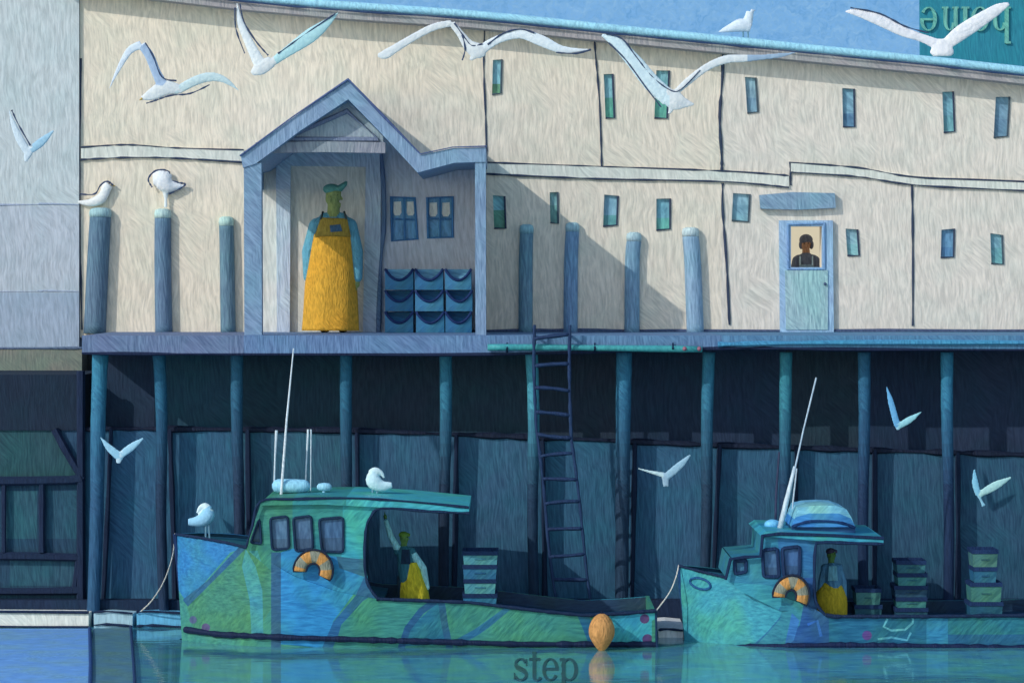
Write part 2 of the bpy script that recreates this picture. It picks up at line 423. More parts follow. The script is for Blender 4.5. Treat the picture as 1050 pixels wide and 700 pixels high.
# lit water at the quay foot, built as pale solid strips
def lit_water_strip(x0, x1, y0, y1, col, label, Yf=-.6):
    t = thing('lit_water_strip', P((x0 + x1) / 2, y1, Yf), label, 'lit_water_strip', 'solid strips of painted lit water along the foot of the quay')
    sheet([(x0, y0 + 1), (x0 + (x1 - x0) * .4, y0), (x1, y0 + 1.5), (x1 - .5, y1 + 8), (x0 + .5, y1 + 8)], Yf, -.22).build('lit_water_body', mat(col, 'wall'), t)  # pale solid body standing in for lit water
    m = M()
    for yy in (y0 - .5, y1 - .3):
        pline([(x0, yy), ((x0 * 2 + x1) / 3, yy - 1), (x1, yy + 1)], Yf - .02, 1.1, m, wob=.5)
    m.build('strip_outline', mat((24, 40, 70), 'wood'), t)
lit_water_strip(-300, 91, 627, 642, (226, 226, 220), 'longest painted strip of lit water, chalk white, left end behind the pale blue reflection')
lit_water_strip(96, 136, 628, 641, (168, 200, 214), 'short pale grey blue painted strip of lit water between the white one and the light blue one')
lit_water_strip(140, 188, 628, 642, (104, 180, 220), 'light blue painted strip of lit water under the mooring rope at the left boat bow')
lit_water_strip(675, 704, 646, 657, (242, 244, 246), 'small greyish white painted strip of lit water in the gap between the two boats', -1.6)
# water reflections at the left corner, painted as flat solid slabs
def wsheet(pts, z0, z1, m=None):
    a = [PW(x, y, z1) for x, y in pts]; b = [Vector((v.x, v.y, z0)) for v in a]; n = len(pts)
    m = m or M(); return m.add(a + b, [tuple(range(n)), tuple(range(2 * n - 1, n - 1, -1))] + [(i, (i + 1) % n, (i + 1) % n + n, i + n) for i in range(n)])
fl = thing('painted_reflection', PW(40, 670), 'flat sky blue slab painted as sky reflection on the water before the white strip', 'painted_reflection')
wsheet([(-260, 644), (91, 644), (92, 698), (92, 716), (-300, 716)], -.1, .05).build('reflection_slab', mat((116, 170, 228), 'boat', .8), fl)
m = M(); tube([PW(92, 644, .05), PW(93, 680, .05), PW(92, 716, .05)], .022, m); m.build('reflection_edge', mat((40, 70, 120), 'wood'), fl)
m2 = thing('painted_reflection', PW(115, 670), 'narrow grey green painted reflection slab between the sky blue one and the left boat', 'painted_reflection')
wsheet([(95, 644), (133, 643), (138, 716), (94, 716)], -.1, .035).build('reflection_slab', mat((84, 128, 146), 'boat'), m2)
tube([PW(134, 643, .03), PW(137, 680, .03), PW(139, 716, .03)], .02).build('reflection_edge', mat((34, 58, 96), 'wood'), m2)

# ================================================================== MAIN BUILDING
bld = thing('harbour_building', (P(560, 340, YW).x, YW, ZD), 'long two storey cream harbour building with narrow teal windows and a gabled porch', 'building')
ROOFU = lerp_line([(60, -24), (250, -4), (350, 4), (480, 14), (610, 27), (740, 40), (850, 50), (960, 62), (1050, 72), (1480, 118)])
upw = [(505, 62, 514, 97), (620, 76, 629, 121), (672, 73, 685, 121), (765, 80, 776, 116), (864, 91, 876, 130), (967, 94, 978, 136), (1020, 100, 1034, 141), (1120, 108, 1134, 150)]
low = [(506, 201, 518, 234), (564, 197, 572, 228), (619, 200, 633, 232), (673, 204, 687, 236), (751, 199, 768, 226), (868, 235, 880, 262), (965, 235, 978, 264), (1016, 240, 1028, 270), (1112, 238, 1126, 268)]
TOPC = [(110, 176, 196), (104, 170, 186), (118, 180, 190), (122, 158, 178), (100, 146, 176), (98, 158, 180), (94, 134, 164), (98, 140, 170),
        (112, 182, 200), (96, 152, 160), (108, 158, 184), (86, 148, 172), (118, 158, 180), (134, 176, 190), (72, 122, 170), (104, 156, 174), (90, 140, 170)]
BOTC = [(74, 132, 96), (76, 160, 140), (80, 160, 140), (104, 140, 168), (66, 108, 148), (86, 146, 160), (86, 120, 152), (86, 120, 152),
        (70, 140, 116), (80, 136, 136), (70, 140, 144), (80, 156, 150), (110, 150, 172), (118, 168, 178), (60, 104, 154), (92, 148, 160), (80, 120, 150)]
soft = lambda c, k=.28: tuple(c[i] + ((150, 176, 186)[i] - c[i]) * k for i in range(3))
TOPC = [soft(c, .35) for c in TOPC]; BOTC = [soft(c, .25) for c in BOTC]
wins = []
for k, (x0, y0, x1, y1) in enumerate(upw + low):
    t = random.uniform(-1.3, 1.3); wins.append([(x0 + t, y0 + random.uniform(-1, 1)), (x1 + t, y0 + random.uniform(-1, 1)), (x1 - t, y1 + random.uniform(-1.5, 1.5)), (x0 - t, y1)])
porchwin = [[(401, 202), (425, 203), (428, 245), (402, 247)], [(438, 203), (464, 202), (464, 243), (439, 244)]]
doorhole = [(811, 232), (843, 232), (843, 274), (811, 274)]
wall = [(82, -40), (250, -12), (350, 12), (497, 26), (620, 38), (740, 50), (860, 63), (960, 75), (1050, 88), (1480, 134), (1480, 346), (82, 346)]
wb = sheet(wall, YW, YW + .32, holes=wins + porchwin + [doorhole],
      regions=[(rect(82, -50, 497, 350), (224, 211, 193)), (rect(497, 0, 740, 346), (222, 210, 194)), (rect(740, 0, 1480, 346), (218, 208, 197)), ([(258, 168), (357, 100), (430, 170), (492, 162), (492, 346), (258, 346)], (198, 202, 214)), (rect(258, 150, 376, 346), (212, 210, 204))], base=(216, 210, 194))  # porch bay: cool shade tint and creamier sunlit part put into the colour
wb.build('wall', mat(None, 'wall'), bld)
for k, q in enumerate(wins):
    cx = sum(p[0] for p in q) / 4; cy = sum(p[1] for p in q) / 4
    fr = M(); pts = [P(p[0], p[1], YW - .012) for p in q]
    tube([pts[1], pts[2], pts[3]], .013, fr, 6)
    w = fr.build('window', mat(SEAM if k % 3 else (70, 84, 96), 'wood'), bld)
    sp = q[0][1] + (q[3][1] - q[0][1]) * random.uniform(.45, .68)
    pn = sheet([(p[0] + (p[0] - cx) * .05, p[1] + (p[1] - cy) * .03) for p in q], YW + .055, YW + .075, regions=[(rect(cx - 30, sp, cx + 30, cy + 60, 2), BOTC[k])], base=TOPC[k])
    pn.build('pane', mat(None, 'glass'), w)
for q in porchwin:
    x0, y0 = q[0]; x1, y1 = q[2]; xm = (x0 + x1) / 2; h = y1 - y0
    m = M()
    loop = [P(p[0], p[1], YW - .012) for p in q]
    tube(loop, .02, m, 6, closed=True)
    tube([P(xm, y0, YW - .012), P(xm + .5, y1, YW - .012)], .014, m, 6)
    tube([P(x0, y0 + h * .52, YW - .006), P(x1, y0 + h * .54, YW - .006)], .012, m, 6)
    w = m.build('porch_window', mat((72, 124, 174), 'wood'), bld)
    sheet([(p[0], p[1]) for p in rect(x0 - 1, y0 - 1, x1 + 1, y1 + 1)], YW + .05, YW + .07, base=(96, 154, 196)).build('pane', mat(None, 'glass'), w)
    for sx in (-1, 1):
        c = xm + sx * (x1 - x0) * .25
        sheet([(c - 4, y0 + 5), (c + 3.5, y0 + 4.5), (c + 4, y0 + 16), (c + 2, y0 + 19), (c - 3, y0 + 19), (c - 4.4, y0 + 16)], YW + .03, YW + .055).build('blind', mat((228, 232, 226), 'cloth', .5), w)
# roof: sloping slab, overhanging, with a pale gutter along its edge
rl = [(60, -22), (250, 0), (350, 9), (480, 18), (610, 31), (740, 44), (850, 55), (960, 66), (1050, 76), (1480, 122)]
rf = sheet([(x, y - 1) for x, y in rl] + [(x, y + 10) for x, y in reversed(rl)], YW - .3, 9.0).build('roof', mat((160, 154, 156), 'wood', .8), bld)
gt = M(); pline([(x, y - 3.5) for x, y in rl], YW - .30, 4.2, gt, wob=.06, k=3, seg=10)
gt.build('gutter', mat((158, 208, 222), 'metal'), rf, smooth=True)
gt = M(); pline([(x, y + 1.6) for x, y in rl], YW - .345, .9, gt, wob=.6, k=6)
gt.build('gutter_lip', mat((44, 66, 100), 'metal'), rf)
# string course: a pale moulding between two dark beads
for pts in ([(83, 151), (130, 149), (180, 151), (250, 154)], [(497, 166), (610, 171), (740, 175), (809, 180)], [(811, 167), (880, 172), (940, 181), (1050, 186), (1480, 206)]):
    th = 12 if pts[0][0] < 800 else 9
    m = sheet(pts + [(x, y + th) for x, y in reversed(pts)], YW - .03, YW + .01)
    sc = m.build('string_course', mat((213, 213, 204), 'wall'), bld)
    m = M(); 
    for dy in (0, th): pline([(x, y + dy + random.uniform(-.8, .8)) for x, y in pts], YW - .03, .8, m, wob=.6, k=8)
    m.build('bead', mat(SEAM, 'wood'), sc)
# panel seams
for pts, r in (([(497, 27), (496, 70), (498, 120), (499, 165)], 1.0), ([(609, 36), (611, 60), (615, 110), (617, 172)], 1.1), ([(741, 50), (741, 75), (738, 120), (740, 160), (740, 176)], 1.5),
               ([(741, 188), (741, 215), (745, 270), (748, 333)], 1.3), ([(935, 183), (936, 250), (936, 334)], 1.2), ([(810, 166), (811, 190)], 1.0), ([(83, 60), (82, 150), (82, 230), (84, 338)], .9),
               ([(1180, 190), (1182, 334)], 1.2)):
    pline(pts, YW - .008, r * .85, wob=.5, k=6).build('panel_seam', mat(SEAM, 'wood'), bld)
pline([(84, 346), (300, 344), (500, 339), (740, 339), (1480, 339)], YW - .02, 1.6, wob=.4, k=8).build('base_trim', mat((74, 86, 116), 'wood'), bld)
# gabled porch: a roof on posts open at the left side
YP = -.3
por = sheet([(247, 160), (300, 121), (357, 82), (394, 121), (431, 159), (464, 152), (498, 151), (498, 166), (466, 167), (428, 177), (392, 138), (357, 102), (308, 134), (262, 168), (249, 172)], YP, YW - .01,
            base=(128, 152, 180)).build('porch', mat(None, 'wood', .8), bld)
pline([(246, 160), (300, 120), (357, 81.5), (394, 120), (431, 158), (464, 151), (499, 150)], YP - .02, 1.0, wob=.5, k=1).build('ridge_edging', mat((74, 90, 132), 'wood'), por)
for x0, x1, yt in ((250, 268, 168), (487, 498, 164)):
    sheet([(x0, yt), (x1, yt - 1), (x1 + .5, 358), (x0 + .5, 358)], YP + .02, YP + .2).build('post', mat((122, 146, 174), 'wood'), por)
a = P(497.5, 164, YP + .2); bxm = M(); box(bxm, a.x - .06, a.x - .005, YP + .202, YW - .004, ZD + .002, P(0, 166, YP + .2).z); bxm.build('added_shade_wall', mat((150, 160, 172), 'wall'), por); a = P(250, 164, YP + .2); bxm = M(); box(bxm, a.x + .02, a.x + .07, YP + .202, YW - .004, 5.60, 5.86); bxm.build('added_shade_board', mat((122, 146, 174), 'wood'), por)  # right wall and left board, both added to shape the porch shadow
# entrance surround and pediment on the wall
sheet([(283, 157), (391, 155), (389, 346), (372, 346), (375, 171), (298, 170), (297, 346), (284, 346)], YW - .09, YW + .005).build('entrance_frame', mat((182, 194, 210), 'wood', .8), por)
sheet([(266, 148), (357, 104), (393, 140), (393, 148)], YP + .26, YP + .32).build('gable_panel', mat((150, 160, 172), 'wood', .8), por)
sheet([(262, 146), (330, 145), (395, 146), (395, 157), (330, 156), (262, 157)], YP + .2, YP + .34).build('tie_beam', mat((140, 142, 154), 'wood', .8), por)
pline([(290, 143), (356, 114), (388, 143), (290, 143)], YP + .25, 2.4, wob=.2, k=1).build('pediment', mat((116, 124, 150), 'wood', .8), por)
pline([(391, 158), (394, 220), (390, 276), (388, 345)], YW - .09, 2.2, wob=.3).build('frame_edging', mat((96, 118, 150), 'wood'), por)
# stable door with a lit room behind
dr = sheet([(799, 226), (854, 226), (855, 341), (800, 341)], YW - .07, YW - .004, holes=[doorhole]).build('door', mat((152, 180, 208), 'wood', .8), bld)
sheet([(805, 277), (849, 277), (849, 338), (806, 338)], YW - .085, YW - .071).build('lower_leaf', mat((154, 182, 188), 'wood'), dr)
m = M(); tube([P(x, y, YW - .08) for x, y in ((808, 230), (845, 229), (845, 276), (808, 276))], .02, m, 6, closed=True); m.build('opening_trim', mat((122, 154, 194), 'wood'), dr)
m = M(); ball(m, P(846, 291, YW - .1), .02, .03, .02); m.build('door_knob', mat((70, 84, 110), 'metal'), dr, smooth=True)
sheet([(779, 200), (812, 197), (856, 198), (857, 213), (820, 215), (780, 214)], YW - .1, YW - .004).build('door_hood', mat((130, 156, 178), 'wood'), bld)
room = M(); q0 = P(795, 205, YW + .33); q1 = P(860, 345, YW + .33)
x0, x1, z0, z1 = q0.x, q1.x, ZD - .05, q0.z
room.add([(x0, YW + .33, z0), (x1, YW + .33, z0), (x1, YW + 2, z0), (x0, YW + 2, z0), (x0, YW + .33, z1), (x1, YW + .33, z1), (x1, YW + 2, z1), (x0, YW + 2, z1)],
         [(0, 1, 2, 3), (4, 7, 6, 5), (2, 6, 7, 3), (0, 3, 7, 4), (1, 5, 6, 2)])
rm = bpy.data.materials.new('lit_room'); rm.use_nodes = True
nt = rm.node_tree; b = nt.nodes['Principled BSDF']; b.inputs['Base Color'].default_value = (*alb((200, 198, 190)), 1)
b.inputs['Emission Color'].default_value = (*lin((222, 214, 194)), 1); b.inputs['Emission Strength'].default_value = .36
room.build('lit_room', rm, bld)

# ================================================================== LEFT NEIGHBOUR (pale rendered building)
nb = thing('side_building', (P(0, 340, YW - .05).x, YW - .05, P(0, 384, 1.7).z), 'pale blue grey rendered building at the left edge with a brown plinth', 'building')
sheet([(-420, -80), (81, -80), (81, 357), (-420, 357)], YW - .05, 9, regions=[(rect(-420, 211, 90, 300), (180, 187, 198)), (rect(-420, 300, 90, 360), (156, 170, 190))], base=(192, 199, 202)).build('wall', mat(None, 'wall'), nb)
sheet([(-420, 357), (84, 357), (84, 392), (-420, 392)], 1.72, 2.2).build('plinth', mat((126, 126, 120), 'quay', .7), nb)
m = M()
for y in (210, 299): pline([(-420, y), (0, y), (40, y - 1), (81, y)], YW - .05, .8, m, wob=.5, k=4)
m.build('render_joint', mat((158, 168, 190), 'wall'), nb)
pline([(-420, 357), (40, 357), (84, 356)], 1.72, 1.3, wob=.4, k=5).build('drip_edge', mat((90, 104, 130), 'wood'), nb)

# ================================================================== POSTS STANDING AGAINST THE WALL
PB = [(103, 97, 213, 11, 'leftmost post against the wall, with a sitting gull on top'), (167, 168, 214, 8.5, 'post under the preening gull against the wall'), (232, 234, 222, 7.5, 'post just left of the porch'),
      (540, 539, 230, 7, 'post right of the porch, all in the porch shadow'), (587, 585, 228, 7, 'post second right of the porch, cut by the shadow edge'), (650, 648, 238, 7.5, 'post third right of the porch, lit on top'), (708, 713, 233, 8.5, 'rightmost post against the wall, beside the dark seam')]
for i, (xt, xb, yt, w, lab) in enumerate(PB):
    Yp = YW - .04
    t = thing('mooring_post', P(xb, 341, Yp), 'blue mooring ' + lab, 'post', 'mooring posts along the wall')
    pts = smoothpath([(xt, yt + 9, 0), ((xt + xb) / 2 + random.uniform(-1, 1), 270, 0), (xb, 342, 0)], 6)
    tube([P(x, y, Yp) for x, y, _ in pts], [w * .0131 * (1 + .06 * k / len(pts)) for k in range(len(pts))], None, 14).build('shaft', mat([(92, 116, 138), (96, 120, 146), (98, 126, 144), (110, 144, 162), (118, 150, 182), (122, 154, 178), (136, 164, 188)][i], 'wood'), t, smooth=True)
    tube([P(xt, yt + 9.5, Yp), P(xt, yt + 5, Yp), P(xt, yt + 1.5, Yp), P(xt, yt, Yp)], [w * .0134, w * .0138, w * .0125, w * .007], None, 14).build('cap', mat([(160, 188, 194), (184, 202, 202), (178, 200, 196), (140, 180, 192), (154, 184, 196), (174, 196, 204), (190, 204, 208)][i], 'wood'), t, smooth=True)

# ================================================================== LETTERING
def stem(x0, y0, x1, y1, w):
    d = Vector((x1 - x0, y1 - y0)).normalized(); n = Vector((-d.y, d.x)) * w / 2
    return [(x0 + n.x, y0 + n.y), (x1 + n.x, y1 + n.y), (x1 - n.x, y1 - n.y), (x0 - n.x, y0 - n.y)]
def crescent(cx, cy, rx, ry, a0, a1, wt, wm, n=16):
    """stroke along an ellipse arc, wt thick at its sides and thin at the ends"""
    o = []; i_ = []
    for k in range(n + 1):
        a = math.radians(a0 + (a1 - a0) * k / n); w = wm + (wt - wm) * abs(math.cos(a))
        o.append((cx + rx * math.cos(a), cy + ry * math.sin(a))); i_.append((cx + (rx - w) * math.cos(a), cy + (ry - w * .6) * math.sin(a)))
    return o + i_[::-1]
GLY = {  # unit: x-height 1
 's': (.72, [crescent(.36, .74, .30, .26, 20, 250, .13, .10), crescent(.36, .27, .32, .27, -160, 80, .14, .10), stem(.17, .62, .56, .42, .17), stem(.62, .68, .62, .95, .07), stem(.07, .08, .07, .34, .07)]),
 't': (.60, [stem(.26, .12, .26, 1.28, .17), stem(.02, .96, .54, .96, .09), crescent(.40, .20, .22, .20, 180, 340, .16, .08)]),
 'e': (.80, [crescent(.40, .50, .38, .50, 0, 325, .16, .09), stem(.10, .52, .77, .52, .09)]),
 'p': (.92, [stem(.20, -.42, .20, .98, .17), stem(.02, -.42, .42, -.42, .08), stem(.02, .95, .24, .95, .09), crescent(.46, .50, .40, .50, -160, 160, .17, .09)]),
 'h': (.98, [stem(.20, .02, .20, 1.5, .17), stem(.02, .04, .38, .04, .08), stem(.02, 1.47, .24, 1.47, .09), crescent(.50, .60, .30, .38, 0, 170, .17, .10), stem(.72, .02, .72, .62, .16), stem(.56, .04, .92, .04, .08)]),
 'o': (.88, [crescent(.42, .50, .40, .50, 0, 180, .17, .08), crescent(.42, .50, .40, .50, 180, 360, .17, .08)]),
 'm': (1.45, [stem(.20, .02, .20, .96, .17), stem(.02, .04, .36, .04, .08), stem(.02, .94, .22, .94, .08), crescent(.45, .60, .26, .38, 0, 170, .16, .10), stem(.63, .02, .63, .62, .16), stem(.50, .04, .78, .04, .08), crescent(.90, .60, .27, .38, 0, 170, .16, .10), stem(1.09, .02, 1.09, .62, .16), stem(.95, .04, 1.24, .04, .08)]),
}
def lettering(word, to_px, proj, thick, Yf=None, Yb=None):
    m = M(); x = 0
    for ch in word:
        adv, shapes = GLY[ch]
        shp = [[to_px(x + a, b) for a, b in s] for s in shapes]
        sheet(shp, Yf, Yb if Yf is not None else thick, m=m, proj=proj)
        x += adv
    return m
wd = sum(GLY[c][0] for c in 'step')
m = lettering('step', lambda u, v: (526 + u * 68 / wd, 697 - v * 23), lambda px, py: PW(px, py, .009), -.006)
tag(m.build('water_lettering', mat((52, 92, 96), 'boat')), 'dark green letters spelling step floating on the water beside the orange buoy', 'lettering')
# hoarding behind the roof with upside-down letters
hd = thing('hoarding', P(1010, 90, 7.0), 'teal hoarding behind the roof with upside down green letters spelling home', 'sign')
sheet([(943, -40), (1200, -40), (1200, 112), (944, 100)], 7.0, 7.08).build('panel', mat((44, 128, 150), 'quay', .6), hd)
wd = sum(GLY[c][0] for c in 'home')
lettering('home', lambda u, v: (1037 - u * 94 / wd, 7 + v * 25), None, 0, 6.96, 7.0).build('lettering', mat((104, 170, 160), 'wood'), hd)
for x in (960, 1100): sheet([(x, 90), (x + 8, 90), (x + 8, 330), (x, 330)], 7.1, 7.2).build('support_post', mat(DARK, 'wood'), hd)

# ================================================================== FISH TUBS UNDER THE PORCH
TC = [(394, 423), (426, 455), (457, 484)]; TR = [(278, 300), (301, 322), (323, 344)]
cn = ['left', 'middle', 'right']; rn = ['top', 'middle', 'bottom']
for ci, (xa, xb) in enumerate(TC):
    for ri, (yt, yb) in enumerate(TR):
        Yt = 1.35; z = P(0, yb, Yt).z; zb = ZD + .852 - (ri + 1) * .284; s = (DC + Yt) / F
        zt = zb + .278; X0 = P(xa, 0, Yt).x; X1 = P(xb, 0, Yt).x; j = random.uniform(-.01, .01); X0 += j; X1 += j
        t = thing('fish_tub', ((X0 + X1) / 2, Yt + .2, zb), '%s scooped blue fish tub of the %s stack under the porch windows' % (rn[ri], cn[ci]), 'tub', 'stacked blue fish tubs')
        bc = [(48, 112, 164), (42, 104, 158), (56, 120, 172)][(ci + ri) % 3]
        m = M(); n = 14; dip = .15
        # front wall with a hanging curve for its lip
        for yy in (Yt, Yt + .03):
            for k in range(n + 1):
                u = k / n; x = X0 + (X1 - X0) * u; zz = zt - dip * (1 - (2 * u - 1) ** 2)
                m.v += [Vector((x, yy - .02 * math.sin(u * math.pi), zb)), Vector((x, yy - .02 * math.sin(u * math.pi), zz))]
        q = 2 * (n + 1)
        for k in range(n):
            a = 2 * k; m.f += [(a, a + 2, a + 3, a + 1), (q + a + 1, q + a + 3, q + a + 2, q + a), (a + 1, a + 3, q + a + 3, q + a + 1)]; m.c += [None] * 3
        box(m, X0, X0 + .025, Yt + .03, Yt + .42, zb, zt); box(m, X1 - .025, X1, Yt + .03, Yt + .42, zb, zt)
        box(m, X0 + .025, X1 - .025, Yt + .034, Yt + .40, zb, zb + .02)
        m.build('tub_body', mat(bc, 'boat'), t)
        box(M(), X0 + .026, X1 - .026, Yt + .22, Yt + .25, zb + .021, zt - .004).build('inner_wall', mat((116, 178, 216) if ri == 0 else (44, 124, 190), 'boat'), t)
        pts = []
        for k in range(n + 1):
            u = k / n; pts.append((X0 + (X1 - X0) * u, Yt - .005 - .02 * math.sin(u * math.pi), zt - dip * (1 - (2 * u - 1) ** 2)))
        tube(pts, .018, None, 8).build('rim', mat((20, 44, 92), 'wood'), t, smooth=True)

# ================================================================== GULLS
def gull(label, Y, paths, edges=(), legs=(), beak=None, group='white gulls over the harbour', flat=.27, eye=None):
    """paths: (points (px, py, width), colour). One body surface, feather colours by the nearest path."""
    s = (DC + Y) / F; m = M(); ref = []
    for pts, c in paths:
        pp = smoothpath(pts, 4)
        W = [P(x, y, Y) for x, y, w in pp]; R = [max(.35, w / 2) * s for _, _, w in pp]
        tube(W, R, m, 12, flat=flat); ref += [(w, r, c) for w, r in zip(W, R)]
    o = m.build('gull', mat(None, 'feather')); og = ORG[o.name]
    remesh(o, max(.006, .85 * s), 3)
    me = o.data
    for a in list(me.color_attributes): me.color_attributes.remove(a)
    at = me.color_attributes.new('Col', 'FLOAT_COLOR', 'POINT')
    for v in me.vertices:
        p = v.co + og; best = min(ref, key=lambda q: (q[0] - p).length - q[1] * .6)
        at.data[v.index].color = (*alb(best[2]), 1)
    tag(o, label, 'gull', group)
    if edges:
        e = M()
        for pts in edges: pline(pts, Y - .012, .75, e, wob=.5, k=5)
        e.build('dark_wing_edge', mat((58, 72, 100), 'feather'), o)
    for lp in legs: pline(lp, Y, .9, wob=.1, k=1).build('leg', mat((110, 150, 170), 'feather'), o)
    if beak: tube([P(*beak[0], Y), P(*beak[1], Y)], [1.4 * s, .4 * s]).build('beak', mat((190, 160, 90), 'feather'), o)
    if eye:
        e = M(); ball(e, P(*eye, Y - 2.2 * s), .8 * s, .8 * s, .8 * s, 8, 6); e.build('eye', mat((30, 36, 50), 'feather'), o)
    return o
Wh = (216, 219, 220); Bl = (176, 196, 220); Tq = (176, 214, 218)
gull('faint small gull with raised wings before the pale side building', -4, [([(9, 112, 1), (14, 128, 6), (21, 144, 9), (29, 157, 8)], (204, 216, 224)), ([(30, 155, 7), (42, 146, 9), (55, 134, 2)], (160, 196, 216)), ([(26, 166, 3), (29, 157, 9), (33, 151, 5)], (206, 218, 226))], edges=[[(12, 113), (19, 128), (31, 149)]])
gull('gull gliding left with arched blue grey wing, above the left posts', -7, [([(112, 91, 1), (122, 70, 5), (133, 52, 8), (145, 46, 9)], (214, 222, 232)), ([(145, 46, 9), (153, 57, 10), (160, 74, 10), (166, 86, 12)], (162, 182, 208)), ([(145, 101, 4), (156, 97, 13), (170, 90, 16), (184, 92, 10)], Wh), ([(182, 93, 9), (198, 84, 10), (215, 79, 10), (230, 82, 7), (245, 93, 1)], (196, 214, 216))],
     edges=[[(149, 44), (157, 58), (166, 79), (181, 83)], [(150, 106), (160, 103), (175, 98), (195, 96), (215, 87)]], beak=((146, 101), (143, 103)))
gull('gull with steep white left wing and teal right wing above the porch gable', -8, [([(243, 3, 1), (246, 22, 7), (256, 45, 10), (266, 65, 13)], (226, 230, 236)), ([(258, 76, 5), (267, 70, 15), (279, 63, 12)], Wh), ([(275, 67, 8), (295, 53, 11), (318, 37, 15), (335, 24, 9), (347, 13, 1)], Tq)],
     edges=[[(246, 4), (250, 22), (262, 42), (275, 57)], [(241, 8), (242, 30), (251, 55)], [(285, 55), (312, 36), (344, 14)]])
gull('long winged gull with bent left wing under the eaves', -8, [([(387, 57, 4), (395, 56, 10), (405, 50, 9), (425, 38, 8), (445, 28, 8), (463, 24, 7)], Wh), ([(463, 24, 7), (472, 35, 8), (480, 46, 12), (489, 52, 17), (497, 51, 12)], Wh), ([(489, 54, 12), (482, 62, 3)], Wh), ([(494, 51, 11), (510, 41, 9), (533, 35, 10), (555, 42, 12), (577, 51, 8), (606, 51, 1)], (222, 228, 236))],
     edges=[[(466, 24), (476, 38), (484, 47), (495, 45)], [(500, 46), (515, 35), (533, 30), (548, 34)], [(474, 36), (477, 50), (474, 62)], [(570, 54), (590, 55), (606, 51)]])
gull('large gull with broad left wing diving across the dark seam', -12, [([(617, 36, 3), (632, 44, 12), (650, 63, 16), (668, 85, 18), (686, 101, 18)], (204, 222, 228)), ([(676, 93, 12), (692, 103, 20), (703, 106, 10), (712, 107, 2)], Wh), ([(690, 108, 8), (686, 117, 3)], Wh), ([(692, 96, 6), (705, 84, 8), (725, 69, 8), (745, 61, 9), (765, 60, 8)], Wh), ([(765, 60, 8), (780, 59, 6), (800, 57, 5), (816, 54, 1)], (150, 172, 194))],
     edges=[[(622, 35), (638, 40), (652, 58), (668, 78), (686, 92), (698, 92), (718, 72)], [(624, 44), (642, 62), (664, 92), (678, 110)]])
gull('largest white gull with spread wings against the blue sky', -14, [([(867, 12, 2), (880, 13, 9), (900, 20, 12), (925, 32, 11), (945, 39, 9), (962, 46, 12)], (228, 226, 232)), ([(966, 40, 12), (966, 47, 20), (966, 54, 25), (966, 58, 18)], (230, 228, 232)), ([(970, 46, 12), (985, 34, 16), (1005, 21, 15), (1024, 9, 11), (1035, 4, 3)], (230, 228, 234))],
     edges=[[(872, 8), (902, 14), (928, 27), (952, 34)]])
gull('small pale V shaped gull before the left quay bay', -1.2, [([(103, 448, 1), (111, 458, 7), (120, 466, 9), (123, 469, 8)], (150, 196, 216)), ([(121, 475, 4), (123, 468, 8), (126, 464, 5)], (190, 216, 226)), ([(123, 467, 7), (135, 458, 8), (147, 449, 2)], (160, 204, 222))])
gull('small grey gull right of the ladder with thin left wing', -1.2, [([(654, 480, 1.5), (665, 483, 3), (681, 487, 6)], (186, 210, 214)), ([(682, 487, 8), (683, 499, 6)], (150, 178, 196)), ([(684, 488, 8), (697, 477, 8), (708, 466, 2)], (150, 184, 202))])
gull('small bluish gull before the dark upper panels on the right', -1.2, [([(909, 396, 1), (913, 410, 6), (917, 425, 7), (920, 436, 7)], (104, 166, 208)), ([(921, 441, 3), (920, 435, 7)], (150, 196, 216)), ([(921, 437, 6), (933, 430, 7), (945, 422, 1)], (150, 204, 212))])
gull('small pale green gull at the right edge above the crates', -1.2, [([(999, 481, 2), (1000, 495, 7), (1003, 507, 6)], (130, 190, 214)), ([(1004, 507, 6), (1020, 498, 9), (1037, 489, 2)], (168, 208, 206)), ([(1002, 505, 5), (1006, 513, 3), (1009, 519, 5)], (140, 190, 210))])
# perched
gull('gull sitting low on the leftmost post by the wall', YW - .06, [([(80, 207, 3), (92, 208, 8), (103, 204, 11), (107, 198, 9)], (226, 226, 222)), ([(107, 200, 9), (109, 193, 11), (112, 189, 9)], (232, 230, 226))], edges=[[(82, 199), (97, 199), (103, 190), (110, 186), (116, 190)]], flat=.7, beak=((114, 189), (118, 191)), eye=(112, 188))
gull('round preening gull on the post left of the porch', YW - .06, [([(157, 184, 12), (165, 184, 20), (172, 190, 17), (180, 191, 9), (191, 190, 1)], (232, 232, 232)), ([(170, 178, 8), (175, 182, 5)], (236, 236, 236)), ([(170, 192, 10), (170, 203, 4), (170, 213, 4)], (220, 226, 224))], edges=[[(156, 192), (152, 184), (158, 176), (167, 174), (174, 177), (172, 183), (182, 187), (190, 189), (182, 195), (173, 199)]], flat=.7)
gull('pale gull standing on the roof edge against the sky', YW - .25, [([(737, 33, 2), (749, 29, 9), (760, 26, 14), (770, 28, 11)], (212, 222, 232)), ([(766, 26, 11), (768, 17, 9), (769, 12, 8)], (214, 224, 234)), ([(770, 11, 4), (775, 11, 1)], (200, 210, 220))], flat=.7, legs=[[(762, 31), (762, 41)], [(767, 31), (767, 42)]])
gull('white gull standing on the left boat roof with curled head', -1.75, [([(383, 485, 11), (383, 493, 16), (391, 498, 12), (402, 497, 6)], (196, 224, 232)), ([(381, 486, 10), (385, 483, 9), (391, 485, 5), (394, 490, 2)], (206, 228, 234))], flat=.75, legs=[[(382, 500), (382, 511)], [(387, 501), (386, 511)]])
